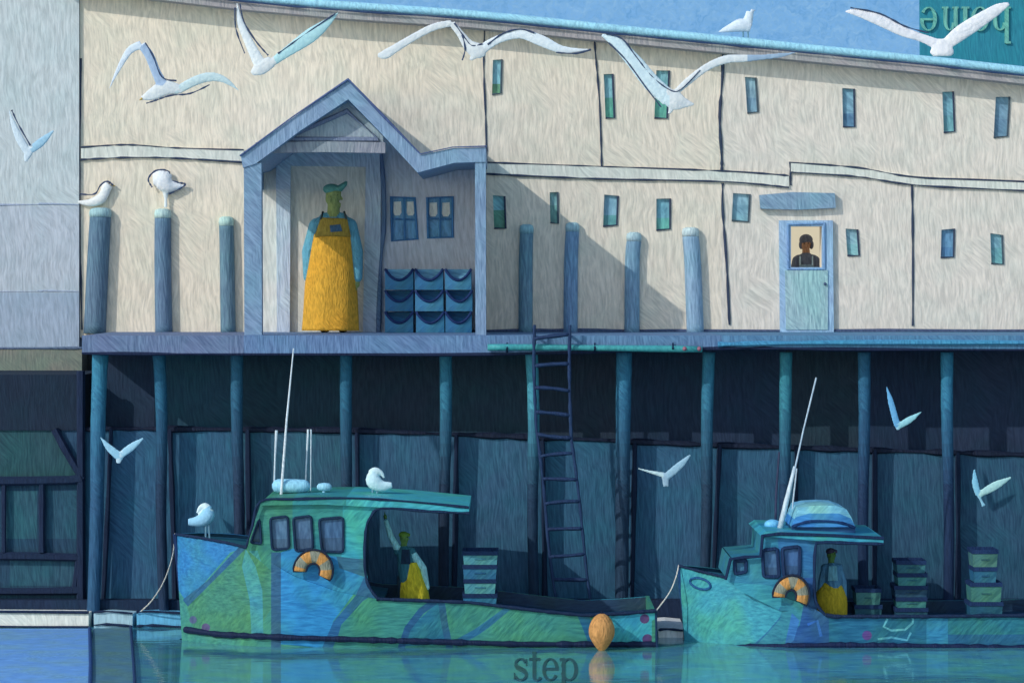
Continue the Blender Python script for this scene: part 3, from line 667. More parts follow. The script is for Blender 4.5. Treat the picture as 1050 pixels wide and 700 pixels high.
gull('white gull standing on the left boat bow, tail to the left', -1.75, [([(213, 522, 11), (212, 529, 16), (204, 534, 12), (193, 535, 7)], (150, 200, 226)), ([(214, 523, 10), (210, 519, 8), (205, 521, 5), (202, 526, 2)], (214, 232, 236))], flat=.75, legs=[[(211, 536), (211, 553)], [(214, 535), (215, 553)]])

# ================================================================== PEOPLE
def person(label, Y, bones, colours, vox=.009):
    """bones: (tag, (px,py,dy,r) , (px,py,dy,r)) -> one continuous body; colours by tag"""
    s = (DC + Y) / F; m = M(); ref = []
    for tg, a, b in bones:
        A = P(a[0], a[1], Y); B = P(b[0], b[1], Y); A.y += a[2] * s; B.y += b[2] * s
        n = 6; W = [A.lerp(B, k / n) for k in range(n + 1)]; R = [(a[3] + (b[3] - a[3]) * k / n) * s for k in range(n + 1)]
        if (B - A).length > 1e-4: tube(W, R, m, 12)
        for c, r in ((A, R[0]), (B, R[-1])): ball(m, c, r, r, r, 12, 8)
        ref += [(w, r, tg) for w, r in zip(W, R)]
    o = m.build('person', mat(None, 'cloth')); og = ORG[o.name]
    remesh(o, vox, 4); me = o.data
    for a in list(me.color_attributes): me.color_attributes.remove(a)
    at = me.color_attributes.new('Col', 'FLOAT_COLOR', 'POINT')
    for v in me.vertices:
        p = v.co + og; best = min(ref, key=lambda q: (q[0] - p).length - q[1])
        at.data[v.index].color = (*alb(colours[best[2]]), 1)
    tag(o, label, 'person')
    return o
def hand(wx, wy, dy, dirx, r=3.2, tgt='skin'):
    """palm, four unequal fingers, thumb; hanging, slightly curled towards dirx"""
    b = [(tgt, (wx, wy, dy, r * .8), (wx + dirx * .6, wy + 6, dy, r))]
    for k, ln in enumerate((6.0, 7.0, 6.4, 5.0)):
        oy = dy - 3.0 + k * 2.0
        b += [(tgt, (wx + dirx * .6, wy + 8, oy, .85), (wx + dirx * 1.4, wy + 8 + ln * .6, oy, .8)), (tgt, (wx + dirx * 1.4, wy + 8 + ln * .6, oy, .8), (wx + dirx * 3.0, wy + 8 + ln, oy, .65))]
    b += [(tgt, (wx + dirx, wy + 3, dy - 2.5, 1.0), (wx + dirx * 3.6, wy + 8, dy - 4, .85))]
    return b
def skirt(parent, name, rows, Y, material, depth=.62, dyc=0, arc=(0, 360)):
    """apron or skirt: rows of (cx, y, halfwidth px) lofted as a thick shell of cloth with soft folds"""
    s = (DC + Y) / F; n = 40; m = M(); rows = smoothpath(rows, 5)
    for th in (0, -.012):
        for j, (cx, y, w) in enumerate(rows):
            c = P(cx, y, Y)
            for k in range(n):
                a = 2 * math.pi * k / n; fold = 1 + .035 * math.sin(a * 7 + j * .15) * j / len(rows)
                m.v.append(Vector((c.x + (w * s * fold + th) * math.cos(a), Y + dyc * s + (w * depth * s * fold + th) * math.sin(a), c.z)))
    R = len(rows); q = R * n
    for j in range(R - 1):
        for k in range(n):
            a = j * n + k; b = j * n + (k + 1) % n
            m.f += [(a, b, b + n, a + n), (q + a + n, q + b + n, q + b, q + a)]; m.c += [None, None]
    for j in (0, R - 1):
        for k in range(n):
            a = j * n + k; b = j * n + (k + 1) % n; m.f.append((a, b, q + b, q + a)); m.c.append(None)
    return m.build(name, material, parent, smooth=True)
# the fisherman on the quay
Yd = 1.5; gy = HY + (ZC - ZD) * F / (DC + Yd)      # where deck level shows
B = [('shirt', (341, 290, 0, 15), (341, 262, 0, 17)), ('shirt', (341, 262, 0, 17), (342, 236, 0, 15)), ('shirt', (328, 231, 0, 8.5), (356, 231, 0, 8.5)), ('shirt', (333, 224, 0, 6), (351, 224, 0, 6)),
     ('skin', (342, 226, 0, 7), (342, 208, 0, 6)), ('skin', (341, 204, 0, 7.5), (342, 198, 0, 8)), ('skin', (342, 208, 0, 6), (346, 211, 0, 3.6)), ('skin', (347, 200, 0, 1.8), (350.3, 204, 0, 1.5)),
     ('skin', (347, 208.6, 0, 1.4), (349, 209, 0, 1.0)), ('skin', (339, 203, -8, 1.2), (339, 206, -8, 1.2)), ('skin', (339, 203, 8, 1.2), (339, 206, 8, 1.2)),
     ('shirt', (325, 232, 0, 8.5), (317, 258, 0, 7.5)), ('shirt', (317, 258, 0, 7.5), (316.5, 284, -1, 5.5)), ('shirt', (358, 232, 0, 8.5), (365, 258, 0, 7.5)), ('shirt', (365, 258, 0, 7.5), (366.5, 284, -1, 5.5)),
     ('trousers', (333, 288, 0, 12), (332, 312, 0, 9)), ('trousers', (332, 312, 0, 9), (332, 334, 0, 6)), ('boot', (332, 334, 0, 6), (332, gy - 4, 0, 4.5)), ('boot', (332, gy - 3.5, 0, 3.8), (336, gy - 3.5, -9, 3.2)),
     ('trousers', (350, 288, 0, 12), (351, 312, 0, 9)), ('trousers', (351, 312, 0, 9), (351, 334, 0, 6)), ('boot', (351, 334, 0, 6), (351, gy - 4, 0, 4.5)), ('boot', (351, gy - 3.5, 0, 3.8), (354, gy - 3.5, -9, 3.2))]
B += hand(316.5, 286, -1, 1) + hand(366.5, 286, -1, -1)
man = person('tall person in cap and long yellow apron standing under the porch', Yd, B, dict(skin=(142, 158, 104), shirt=(96, 160, 186), trousers=(60, 84, 100), boot=(40, 52, 60)))
ap = skirt(man, 'apron', [(341, 240, 21.5), (340, 262, 23.5), (339, 290, 26.5), (339, 318, 28), (339, gy - 2, 29)], Yd, mat((208, 158, 58), 'cloth'), depth=.72)
s_ = (DC + Yd) / F
def curved_patch(parent, name, pts, cx, R, Y, mt, lift):
    """cloth patch bent round the chest"""
    keep = lambda p: inside(p, pts); ov, fs = cdt([pts], keep, (2.5, 2.5)); s = (DC + Y) / F; m = M(); n = len(ov)
    f = lambda x, o: Y - s * (math.sqrt(max(1, R * R - (x - cx) ** 2)) * .72 + o)
    vs = [P(x, y, f(x, lift)) for x, y in ov] + [P(x, y, f(x, lift - 1.0)) for x, y in ov]
    m.add(vs, [t for t, _ in fs] + [tuple(i + n for i in reversed(t)) for t, _ in fs]); return m.build(name, mt, parent, smooth=True)
curved_patch(man, 'bib', [(329, 223), (356, 224), (360, 243), (322, 243)], 341.5, 24, Yd, mat((150, 128, 58), 'cloth'), 1.2)
curved_patch(man, 'bib_badge', [(338, 231), (349, 230), (351, 237), (339, 238)], 341.5, 24, Yd, mat((62, 92, 120), 'cloth'), 2.2)
for x0, x1 in ((329, 331), (355, 353)):
    m = M(); tube([P(x0, 224, Yd - 17 * s_), P(x0 + (x1 - x0) * .5, 221, Yd - 9 * s_), P(x1, 217.5, Yd), P(x1, 226, Yd + 12 * s_)], 1.2 * s_, m, 6); m.build('strap', mat((70, 84, 86), 'cloth'), man, smooth=True)
m = M(); c = P(340, 194, Yd)
ball(m, c, 9.0 * s_, 9.0 * s_, 5.6 * s_); 
tube([P(344, 194.5, Yd), P(349, 193, Yd), P(354, 188.5, Yd), P(355.5, 186, Yd)], [4.2 * s_, 3.6 * s_, 2.4 * s_, 1.0 * s_], m, 10, flat=1.9)
cap = m.build('cap', mat((96, 156, 150), 'cloth'), man, smooth=True)
m = M()
for dy in (-5.6, 5.6): ball(m, P(346.5, 200, Yd) + Vector((0, dy * s_, 0)), .7 * s_, .7 * s_, .6 * s_, 8, 6)
m.build('eyes', mat((28, 34, 40), 'cloth'), man, smooth=True)

def deckhand(label, cx, top, gunw, Y, shirt, bib, arms, ap_rows, apcol, strapc, foot_z):
    """a smaller figure standing in a boat's well: head near y = top, feet on the sole"""
    s = (DC + Y) / F; fy = HY + (ZC - foot_z) / s
    h = top
    B = [('skin', (cx, h + 7, 0, 4.3), (cx + .5, h + 4, 0, 4.6)), ('skin', (cx + 3.5, h + 6, 0, .8), (cx + 5, h + 7.5, 0, .9)), ('skin', (cx, h + 9, 0, 3), (cx + 2, h + 10, 0, 2.4)), ('skin', (cx, h + 10, 0, 3.0), (cx + .5, h + 16, 0, 3.2)),
         ('skin', (cx - .5, h + 6, -4.4, .7), (cx - .5, h + 8, -4.4, .7)), ('skin', (cx - .5, h + 6, 4.4, .7), (cx - .5, h + 8, 4.4, .7)),
         ('shirt', (cx - 6, h + 20, 0, 4.6), (cx + 8, h + 20, 0, 4.6)), ('shirt', (cx + 1, h + 22, 0, 8), (cx + 2, h + 36, 0, 8.4)), ('shirt', (cx + 2, h + 36, 0, 8.4), (cx + 3, h + 48, 0, 8.6)),
         ('trousers', (cx - 1, h + 48, 0, 6), (cx - 2, h + 80, 0, 4.8)), ('trousers', (cx - 2, h + 80, 0, 4.8), (cx - 2, fy - 4, 0, 3.4)), ('boot', (cx - 2, fy - 2.6, 0, 2.8), (cx, fy - 2.6, -6, 2.4)),
         ('trousers', (cx + 7, h + 48, 0, 6), (cx + 8, h + 80, 0, 4.8)), ('trousers', (cx + 8, h + 80, 0, 4.8), (cx + 8, fy - 4, 0, 3.4)), ('boot', (cx + 8, fy - 2.6, 0, 2.8), (cx + 10, fy - 2.6, -6, 2.4))]
    for pts in arms['bones']: B.append(('arm' if 'arm' in arms else 'shirt', *pts))
    B += arms['hands']
    o = person(label, Y, B, dict(skin=(92, 130, 76), shirt=shirt, arm=arms.get('arm', shirt), trousers=(44, 66, 84), boot=(34, 46, 60)), .0085)
    skirt(o, 'apron', ap_rows, Y, mat(apcol, 'cloth'), depth=.7)
    curved_patch(o, 'bib', [(cx - 2, h + 18), (cx + 6, h + 18), (cx + 7, h + 33), (cx - 3, h + 33)], cx + 2, 11.5, Y, mat(bib, 'cloth'), .9)
    m = M(); ball(m, P(cx - .3, h + 3, Y), 5.0 * s, 5.0 * s, 3.6 * s); tube([P(cx + 2, h + 3, Y), P(cx + 6.5, h + 3.2, Y)], [3 * s, 1.4 * s], m, 8, flat=1.1)
    m.build('cap', mat(strapc, 'cloth'), o, smooth=True)
    m = M()
    for dy in (-3.4, 3.4): ball(m, P(cx + 3.6, h + 5, Y) + Vector((0, dy * s, 0)), .6 * s, .6 * s, .6 * s, 8, 6)
    m.build('eyes', mat((24, 30, 34), 'cloth'), o, smooth=True)
    return o
def fist(wx, wy, ux, uy, r=2.0):
    """small raised hand: palm, four fingers, thumb along (ux, uy)"""
    b = [('skin', (wx, wy, 0, r * .8), (wx + ux * 3, wy + uy * 3, 0, r))]
    for k, ln in enumerate((3.6, 4.2, 3.9, 3.0)):
        o = -1.9 + k * 1.25
        b.append(('skin', (wx + ux * 4, wy + uy * 4, o, .6), (wx + ux * (4 + ln) + .4, wy + uy * (4 + ln), o, .5)))
    b.append(('skin', (wx + ux * 2 , wy + uy * 2, -1.6, .7), (wx + ux * 3.5 - uy * 2.4, wy + uy * 3.5 + ux * 2.4, -2.4, .55)))
    return b
LY = -1.9
deckhand('person in yellow apron with one arm raised in the left boat stern', 414, 545, 614, LY, (52, 110, 130), (26, 48, 74),
         dict(arm=(150, 214, 228), bones=[((409, 565, 0, 4), (401, 550, -2, 3.2)), ((401, 550, -2, 3.2), (396, 534, -3, 2.4)), ((422, 566, 0, 4.2), (434, 582, 0, 3.6)), ((434, 582, 0, 3.6), (438, 602, 0, 2.8))],
              hands=fist(395.5, 532, -.2, -.98) + hand(438, 603, 0, -1, 2.4)),
         [(419, 576, 9.5), (421, 590, 12), (424, 606, 15), (426, 640, 17)], (198, 186, 52), (96, 136, 60), -.26)
deckhand('person in round yellow skirt apron standing in the right boat', 852, 562, 632, LY, (84, 136, 176), (110, 170, 196),
         dict(arm=(88, 140, 180), bones=[((846, 583, 0, 4), (842, 596, 0, 3.3)), ((842, 596, 0, 3.3), (840, 610, 0, 2.6)), ((860, 583, 0, 4), (865, 596, 0, 3.3)), ((865, 596, 0, 3.3), (866, 610, 0, 2.6))],
              hands=hand(840, 611, 0, 1, 2.3) + hand(866, 611, 0, -1, 2.3)),
         [(853, 597, 8.5), (852, 606, 14.5), (851.5, 619, 17), (852, 650, 15.5)], (196, 172, 50), (70, 66, 96), -.26)
# the figure behind the half door
Yh = YW + .75; s_ = (DC + Yh) / F; fy = HY + (ZC - ZD) / s_
B = [('skin', (826, 252, 0, 5), (827, 247, 0, 5.4)), ('skin', (826.5, 256, -1, 3.6), (827, 258, -1, 3)), ('skin', (826.5, 257, 0, 4), (826.5, 264, 0, 4)), ('skin', (827, 251, -5.4, .9), (827, 253, -6.2, 1)), ('skin', (821, 250, 0, .9), (821, 252, 0, .9)), ('skin', (832, 250, 0, .9), (832, 252, 0, .9)),
     ('shirt', (819, 266, 0, 5), (834, 266, 0, 5)), ('shirt', (826.5, 268, 0, 9.5), (826.5, 292, 0, 10)), ('shirt', (817, 267, 0, 4.8), (814, 279, 0, 4.2)), ('shirt', (814, 279, 0, 4.2), (817, 290, -6, 3.2)), ('shirt', (836, 267, 0, 4.8), (839, 279, 0, 4.2)), ('shirt', (839, 279, 0, 4.2), (836, 290, -6, 3.2)),
     ('trousers', (822, 294, 0, 6.5), (822, 318, 0, 5)), ('trousers', (822, 318, 0, 5), (822, fy - 3, 0, 3.4)), ('boot', (822, fy - 2.5, 0, 2.6), (822, fy - 2.5, -6, 2.4)), ('trousers', (831, 294, 0, 6.5), (831, 318, 0, 5)), ('trousers', (831, 318, 0, 5), (831, fy - 3, 0, 3.4)), ('boot', (831, fy - 2.5, 0, 2.6), (831, fy - 2.5, -6, 2.4))]
B += hand(817, 291, -6, 1, 2.2) + hand(836, 291, -6, -1, 2.2)
wm = person('dark haired person in blue bib overalls looking out over the half door', Yh, B, dict(skin=(150, 116, 98), shirt=(84, 94, 120), trousers=(120, 146, 170), boot=(60, 64, 72)), .0085)
m = M(); ball(m, P(826.5, 246, Yh + .01), 7 * s_, 6.6 * s_, 6 * s_); ball(m, P(821.5, 251, Yh + .02), 2.4 * s_, 4 * s_, 4.5 * s_); ball(m, P(832, 251, Yh + .02), 2.4 * s_, 4 * s_, 4.5 * s_)
m.build('hair', mat((84, 90, 112), 'cloth'), wm, smooth=True)
curved_patch(wm, 'bib', [(820, 271), (834, 271), (838, 300), (815, 300)], 826.5, 13.5, Yh, mat((110, 134, 158), 'cloth'), .8)
m = M()
for x in (820.5, 833): tube([P(x, 272, Yh - 9 * s_), P(x, 264, Yh - 6 * s_), P(x, 261.5, Yh)], .9 * s_, m, 6)
m.build('strap', mat((156, 184, 210), 'cloth'), wm)
m = M()
for x in (824.6, 829): ball(m, P(x, 249.5, Yh - 5.2 * s_), .6 * s_, .5 * s_, .6 * s_, 8, 6)
m.build('eyes', mat((20, 22, 28), 'cloth'), wm)

# ================================================================== BOATS
def boat(root, sheer, half, x0, x1, wl, regs, base, foredeck, well, deckz):
    """hull shell: two curved sides, transom, decks, rails"""
    WL = lerp_line(wl); zk = -.42
    bot = HY + (ZC + .42) / ((DC - 2.4) / F)
    xs = [x0 + (x1 - x0) * i / 60 for i in range(61)]
    outer = [(x, sheer(x)) for x in xs] + [(x1, bot)] + [(x0 + 9, bot)]
    vv = lambda px, py: max(0, min(1.6, (py - sheer(px)) / (WL(px) - sheer(px))))
    yf = lambda px, py: YC - half(px, vv(px, py))
    rg = regs
    m = sheet(outer, yf, lambda px, py: min(YC + .0, yf(px, py) + .05), regions=rg, base=base, grid=(7, 7))
    for q in range(1, len(m.f)):
        if all(i >= len(m.v) // 2 for i in m.f[q]): m.c[q] = (30, 60, 86)
    k = len(m.v)
    m.add([Vector((v.x, 2 * YC - v.y, v.z)) for v in m.v[:k]], [tuple(reversed(f)) for f in m.f[:]], list(m.c))
    # transom
    ys = [yf(x1, sheer(x1)), yf(x1, WL(x1))]
    a = P(x1 - 1, sheer(x1) - .5, ys[0]); b = P(x1 - 1, bot, ys[1])
    m.add([(a.x - .04, a.y + .01, a.z), (a.x - .04, 2 * YC - a.y - .01, a.z), (a.x - .04, 2 * YC - b.y, zk), (a.x - .04, b.y, zk), (a.x, a.y + .01, a.z), (a.x, 2 * YC - a.y - .01, a.z), (a.x, 2 * YC - b.y, zk), (a.x, b.y, zk)],
          [(0, 1, 2, 3), (7, 6, 5, 4), (0, 4, 5, 1), (1, 5, 6, 2), (2, 6, 7, 3), (3, 7, 4, 0)], base)
    h = m.build('hull', mat(None, 'boat'), root)
    # decks
    def level(xa, xb, dz, zfix=None):
        mm = M(); N = 24; A = []; Bv = []
        for i in range(N + 1):
            px = xa + (xb - xa) * i / N; hh = max(.01, half(px, 0) - .09)
            w = P(px, sheer(px), YC - hh); z = zfix if zfix is not None else w.z - dz
            A.append(Vector((w.x, YC - hh, z))); Bv.append(Vector((w.x, YC + hh, z)))
        n = N + 1; dn = Vector((0, 0, -.04))
        mm.add(A + Bv + [v + dn for v in A] + [v + dn for v in Bv], [(i, i + 1, n + i + 1, n + i) for i in range(N)] + [(2 * n + i, 3 * n + i, 3 * n + i + 1, 2 * n + i + 1) for i in range(N)] +
               [(0, n, 3 * n, 2 * n), (N, N + 2 * n, N + 3 * n, N + n)] + [(i, i + 2 * n, i + 2 * n + 1, i + 1) for i in range(N)] + [(n + i, n + i + 1, 3 * n + i + 1, 3 * n + i) for i in range(N)])
        return mm
    level(foredeck[0], foredeck[1], .03).build('foredeck', mat((46, 104, 132), 'boat'), root)
    level(well[0], well[1], 0, -.27).build('cockpit_sole', mat((36, 66, 92), 'boat'), root)
    level(well[1], x1 - 1, deckz).build('aft_deck', mat((34, 68, 94), 'boat'), root)
    return yf, WL
# ---- left boat
lb = thing('fishing_boat', (P(430, 650, YC).x, YC, 0), 'larger green and blue fishing boat on the left with a long antenna on its cabin', 'boat')
G = (64, 138, 128); LBR = [
    ([(176, 540), (252, 556), (248, 562), (236, 566), (192, 618), (180, 600)], (52, 128, 182)),
    (band([(256, 556), (238, 574), (216, 598), (190, 618)], 9), (44, 96, 138)),
    ([(252, 562), (300, 588), (262, 650), (200, 650), (192, 622)], (66, 132, 112)),
    ([(252, 562), (262, 580), (269, 605), (270, 652), (258, 652), (256, 615), (248, 580)], (66, 146, 164)),
    ([(288, 545), (300, 568), (352, 578), (376, 590), (360, 612), (342, 636), (332, 664), (288, 660)], (52, 140, 196)),
    (rect(278, 566, 288, 664), (52, 98, 132)),
    (band([(392, 596), (368, 614), (346, 640), (332, 672)], 10), (46, 104, 152)),
    ([(396, 600), (450, 612), (416, 650), (404, 668), (342, 668), (350, 640), (372, 616)], (64, 140, 132)),
    ([(450, 616), (460, 660), (412, 662), (424, 640)], (46, 118, 150)),
    (band([(446, 616), (432, 626), (418, 644), (410, 668)], 7), (44, 94, 136)),
    (band([(452, 612), (456, 640), (463, 672)], 7), (46, 98, 138)),
    (band([(524, 622), (508, 634), (488, 648), (466, 660)], 7), (48, 112, 150)),
    ([(524, 624), (600, 630), (606, 668), (470, 664), (500, 644)], (68, 144, 134)),
    (band([(594, 622), (602, 640), (614, 672)], 11), (44, 110, 150)),
    ([(608, 624), (676, 620), (676, 680), (622, 680)], (68, 170, 196)),
    (circ(661, 634, 5), (92, 72, 122)), (circ(664, 655, 5.5), (90, 72, 124)), (circ(198, 635, 4), (76, 92, 132)), (circ(211, 643, 4.5), (80, 80, 130))]
CAB = [(252, 562), (268, 514), (392, 518), (380, 530), (375, 545), (374.5, 580), (379, 602), (388, 616), (345, 616), (300, 604)]
CABR = [(rect(300, 500, 352, 640), (54, 138, 146)), ([(352, 505), (395, 505), (395, 560), (376, 572), (350, 574)], (62, 164, 178)), ([(288, 566), (300, 562), (352, 572), (378, 588), (386, 620), (288, 620)], (52, 138, 188)),
        ([(345, 570), (380, 574), (376, 592), (348, 582)], (58, 112, 136)), ([(374, 590), (392, 620), (360, 620)], (48, 104, 160)), (rect(278, 566, 288, 620), (52, 98, 132)), ([(240, 566), (264, 564), (276, 600), (250, 600)], (66, 146, 164))]
yfl, WLl = boat(lb, L_SHEER, left_half, 180, 673, [(178, 642), (190, 645), (223, 650), (300, 653.5), (480, 658.5), (530, 660), (673, 660.5)], LBR, G, (181, 392), (388, 460), .13)
YCL = YC - .80
lw = [[(277, 531), (295, 529), (296.5, 562), (279, 563.5)], [(300.5, 531), (319, 528.5), (321, 562), (303, 565)], [(327, 532), (352, 530), (352, 566), (330, 565)], [(257, 556), (266, 531.5), (268, 557)]]
cabin = sheet(CAB, YCL, YCL + .05, holes=lw, regions=CABR, base=G)
sheet(CAB, YC + .75, YC + .80, holes=lw, regions=CABR, base=G, m=cabin)
# wheelhouse front and rear bulkhead
for (xa, ya), (xb, yb), y_in in (((253, 562), (269, 514), 0),):
    a = P(xa + 1, ya, YCL + .05); b = P(xb + 1, yb, YCL + .05)
    cabin.add([(a.x, a.y, a.z), (a.x, YC + .75, a.z), (b.x, YC + .75, b.z), (b.x, b.y, b.z), (a.x + .04, a.y, a.z), (a.x + .04, YC + .75, a.z), (b.x + .04, YC + .75, b.z), (b.x + .04, b.y, b.z)],
              [(0, 1, 2, 3), (7, 6, 5, 4), (0, 4, 5, 1), (1, 5, 6, 2), (2, 6, 7, 3), (3, 7, 4, 0)], G)
a = P(368, 605, YCL + .05); b = P(368, 520, YCL + .05)
box(cabin, a.x, a.x + .04, YCL + .05, YC + .75, a.z - .4, b.z, (40, 66, 92))
cb = cabin.build('cabin', mat(None, 'boat'), lb)
rfm = sheet([(266, 516), (272, 512), (300, 510.5), (360, 509.5), (420, 513), (481, 519), (481, 525), (440, 523), (392, 520), (330, 517), (267, 518)], YC - .86, YC + .86, regions=[(rect(355, 500, 490, 530), (70, 172, 186)), (rect(300, 500, 355, 530), (58, 144, 150))], base=(62, 138, 122))
rfm.build('cabin_roof', mat(None, 'boat'), lb)
m = M(); pline([(252, 562), (259, 538), (267, 514), (300, 511.5), (360, 510.5), (420, 514), (481, 520)], YC - .865, 1.3, m, wob=.3, k=4)
pline([(481, 526), (440, 524), (392, 521), (380, 530), (375, 545), (374, 580), (378, 600), (388, 614)], YC - .86, 1.5, m, wob=.3, k=4); m.build('cabin_trim', mat((20, 42, 72), 'wood'), lb)
def boat_window(root, q, Y, pane, frame, w=1.7):
    cx = sum(p[0] for p in q) / len(q); cy = sum(p[1] for p in q) / len(q)
    pts = []
    n = len(q)
    for i in range(n):
        a, b, c = q[i - 1], q[i], q[(i + 1) % n]
        for t in (.12, 0, -.12):
            r_ = a if t > 0 else c
            k = abs(t); pts.append((b[0] + (r_[0] - b[0]) * k, b[1] + (r_[1] - b[1]) * k) if k else ((b[0] * 14 + cx) / 15, (b[1] * 14 + cy) / 15))
    s = (DC + Y) / F
    fr = tube([P(x, y, Y - .01) for x, y in pts], w * s, None, 6, closed=True).build('window', mat(frame, 'wood'), root)
    sheet([(p[0] + (p[0] - cx) * .04, p[1] + (p[1] - cy) * .04) for p in q], Y + .02, Y + .035, regions=[(rect(cx - 30, cy + 4, cx + 30, cy + 50, 2), tuple(int(c * .86) for c in pane))], base=pane).build('pane', mat(None, 'glass'), fr)
for q, pc in zip(lw, ((84, 116, 146), (78, 106, 138), (68, 100, 136), (60, 92, 116))): boat_window(lb, q, YCL, pc, (24, 48, 76), 1.35)
hullrail = lambda sheer, half, xa, xb, dy, r, name, root, n=30: pline([(xa + (xb - xa) * i / n, sheer(xa + (xb - xa) * i / n) + dy) for i in range(n + 1)], lambda x, y: YC - half(x, 0) - .015, r, wob=.2, k=2, seg=8).build(name, mat((18, 38, 68), 'wood'), root)
hullrail(L_SHEER, left_half, 180.5, 253, 0, 1.5, 'gunwale', lb)
hullrail(L_SHEER, left_half, 386, 673, -.3, 1.9, 'gunwale', lb)
pline([(190 + (673 - 190) * i / 40, WLl(190 + (673 - 190) * i / 40)) for i in range(41)], lambda x, y: YC - left_half(x, 1) - .022, 3.0, wob=.25, k=2, seg=8).build('waterline_strake', mat((14, 30, 62), 'wood'), lb)
pline([(179.5, 547), (183, 585), (187, 615), (191, 645), (193, 668)], YC - .02, 2.4, wob=.15, k=3).build('stem', mat((22, 48, 88), 'wood'), lb)
pline([(672.5, 626), (673, 645), (674, 668)], YC - left_half(672, .3) - .01, 1.2, wob=.2, k=3).build('stern_post', mat((20, 48, 82), 'wood'), lb)
# roof gear
sr = (DC + YC) / F
m = tube([P(x, 498, YC) for x in (279, 281, 285, 298, 312, 316, 318)], [2 * sr, 5.5 * sr, 7.2 * sr, 7.4 * sr, 6.6 * sr, 4.8 * sr, 1.5 * sr], None, 14); m.build('radar', mat((150, 206, 226), 'metal'), lb, smooth=True)
tube([P(298, 505, YC), P(298, 511, YC)], 3 * sr).build('radar_bracket', mat(DARK, 'metal'), lb)
m = tube([P(x, 499, YC) for x in (325, 327, 332, 338, 340)], [1.5 * sr, 3.6 * sr, 4.4 * sr, 3.8 * sr, 1.5 * sr], None, 12); tube([P(332, 502, YC), P(332, 511, YC)], 1.5 * sr, m); m.build('horn', mat((150, 204, 224), 'metal'), lb, smooth=True)
tube([P(288, 511, YC - .1), P(294, 430, YC - .1), P(301, 357, YC - .1)], [1.5 * sr, 1.1 * sr, .6 * sr]).build('antenna', mat((214, 220, 222), 'metal'), lb)
tube([P(281, 500, YC), P(282, 470, YC), P(283.5, 441, YC)], [.8 * sr, .9 * sr, 1.5 * sr]).build('antenna', mat((204, 214, 218), 'metal'), lb)
tube([P(313, 511, YC + .3), P(314, 478, YC + .3), P(316, 440, YC + .3)], [.6 * sr, .7 * sr, 1.2 * sr]).build('antenna', mat((204, 214, 218), 'metal'), lb)
tube([P(318.5, 511, YC + .4), P(319, 440, YC + .4)], [.5 * sr, .8 * sr]).build('antenna', mat((190, 204, 212), 'metal'), lb)
# ---- right boat
rb = thing('fishing_boat', (P(890, 655, YC).x, YC, 0), 'smaller turquoise and blue fishing boat on the right with a domed roof and stacked crates', 'boat')
T = (46, 112, 150); RBR = [
    ([(690, 570), (745, 586), (792, 602), (806, 612), (800, 632), (786, 648), (764, 668), (690, 672)], (64, 154, 172)),
    ([(806, 604), (826, 612), (822, 640), (800, 672), (764, 672), (788, 648), (800, 634)], (56, 132, 150)),
    ([(826, 610), (850, 628), (850, 672), (800, 672), (820, 640)], (46, 92, 150)),
    ([(812, 628), (820, 636), (814, 656), (804, 664)], (60, 120, 180)),
    (rect(850, 620, 950, 680), (44, 112, 146)), (rect(950, 620, 972, 680), (58, 138, 176)), (rect(972, 620, 1110, 680), (50, 124, 142)), (rect(972, 650, 1110, 680), (44, 104, 150)),
    (circ(889, 651, 5), (96, 74, 140)),
    (band([(910, 634), (906, 642), (914, 646), (928, 645), (936, 638), (936, 632)], 2.2), (98, 178, 204)), (band([(900, 655), (914, 653), (930, 656), (934, 648)], 2.2), (92, 172, 200)),
    (band([(828, 640), (838, 636), (842, 652)], 3), (56, 112, 196))]
RCAB = [(745, 594), (749, 573), (764, 571.5), (780, 570), (782, 549), (839, 554), (835, 560), (835, 612), (838, 626), (800, 626), (760, 606)]
RCR = [(rect(798, 540, 850, 640), (54, 118, 166)), ([(740, 596), (790, 600), (805, 612), (796, 630), (740, 630)], (64, 154, 172)), ([(804, 606), (824, 596), (824, 640), (796, 640)], (56, 132, 150)), (rect(824, 592, 842, 640), (46, 92, 160))]
yfr, WLr = boat(rb, R_SHEER, right_half, 696, 1096, [(694, 664), (760, 663), (856, 661), (937, 662), (1100, 665)], RBR, T, (697, 838), (835, 872), .13)
rw = [[(753, 575), (765, 574), (765, 586), (754, 588)], [(782, 564), (797, 562), (799, 591), (783, 591)], [(802, 562), (820, 560), (820, 590), (804, 591)]]
cabin = sheet(RCAB, YCL, YCL + .05, holes=rw, regions=RCR, base=(58, 136, 164)); sheet(RCAB, YC + .75, YC + .80, holes=rw, regions=RCR, base=(58, 136, 164), m=cabin)
for (xa, ya), (xb, yb) in (((745, 594), (749, 573)), ((750, 572.5), (780, 570)), ((780, 571), (782, 549))):
    a = P(xa + 1, ya, YCL + .05); b = P(xb + 1, yb, YCL + .05)
    cabin.add([(a.x, a.y, a.z), (a.x, YC + .75, a.z), (b.x, YC + .75, b.z), (b.x, b.y, b.z), (a.x + .03, a.y, a.z - .03), (a.x + .03, YC + .75, a.z - .03), (b.x + .03, YC + .75, b.z - .03), (b.x + .03, b.y, b.z - .03)],
              [(0, 1, 2, 3), (7, 6, 5, 4), (0, 4, 5, 1), (1, 5, 6, 2), (2, 6, 7, 3), (3, 7, 4, 0)], (56, 130, 160))
a = P(830, 612, YCL + .05); b = P(830, 556, YCL + .05); box(cabin, a.x, a.x + .04, YCL + .05, YC + .75, a.z - .4, b.z, (38, 64, 96))
cabin.build('cabin', mat(None, 'boat'), rb)
sheet([(780, 549), (786, 545), (830, 547), (870, 549), (906, 551), (906, 557), (870, 556), (836, 554), (800, 551)], YC - .86, YC + .86, base=(62, 158, 186)).build('cabin_roof', mat(None, 'boat'), rb)
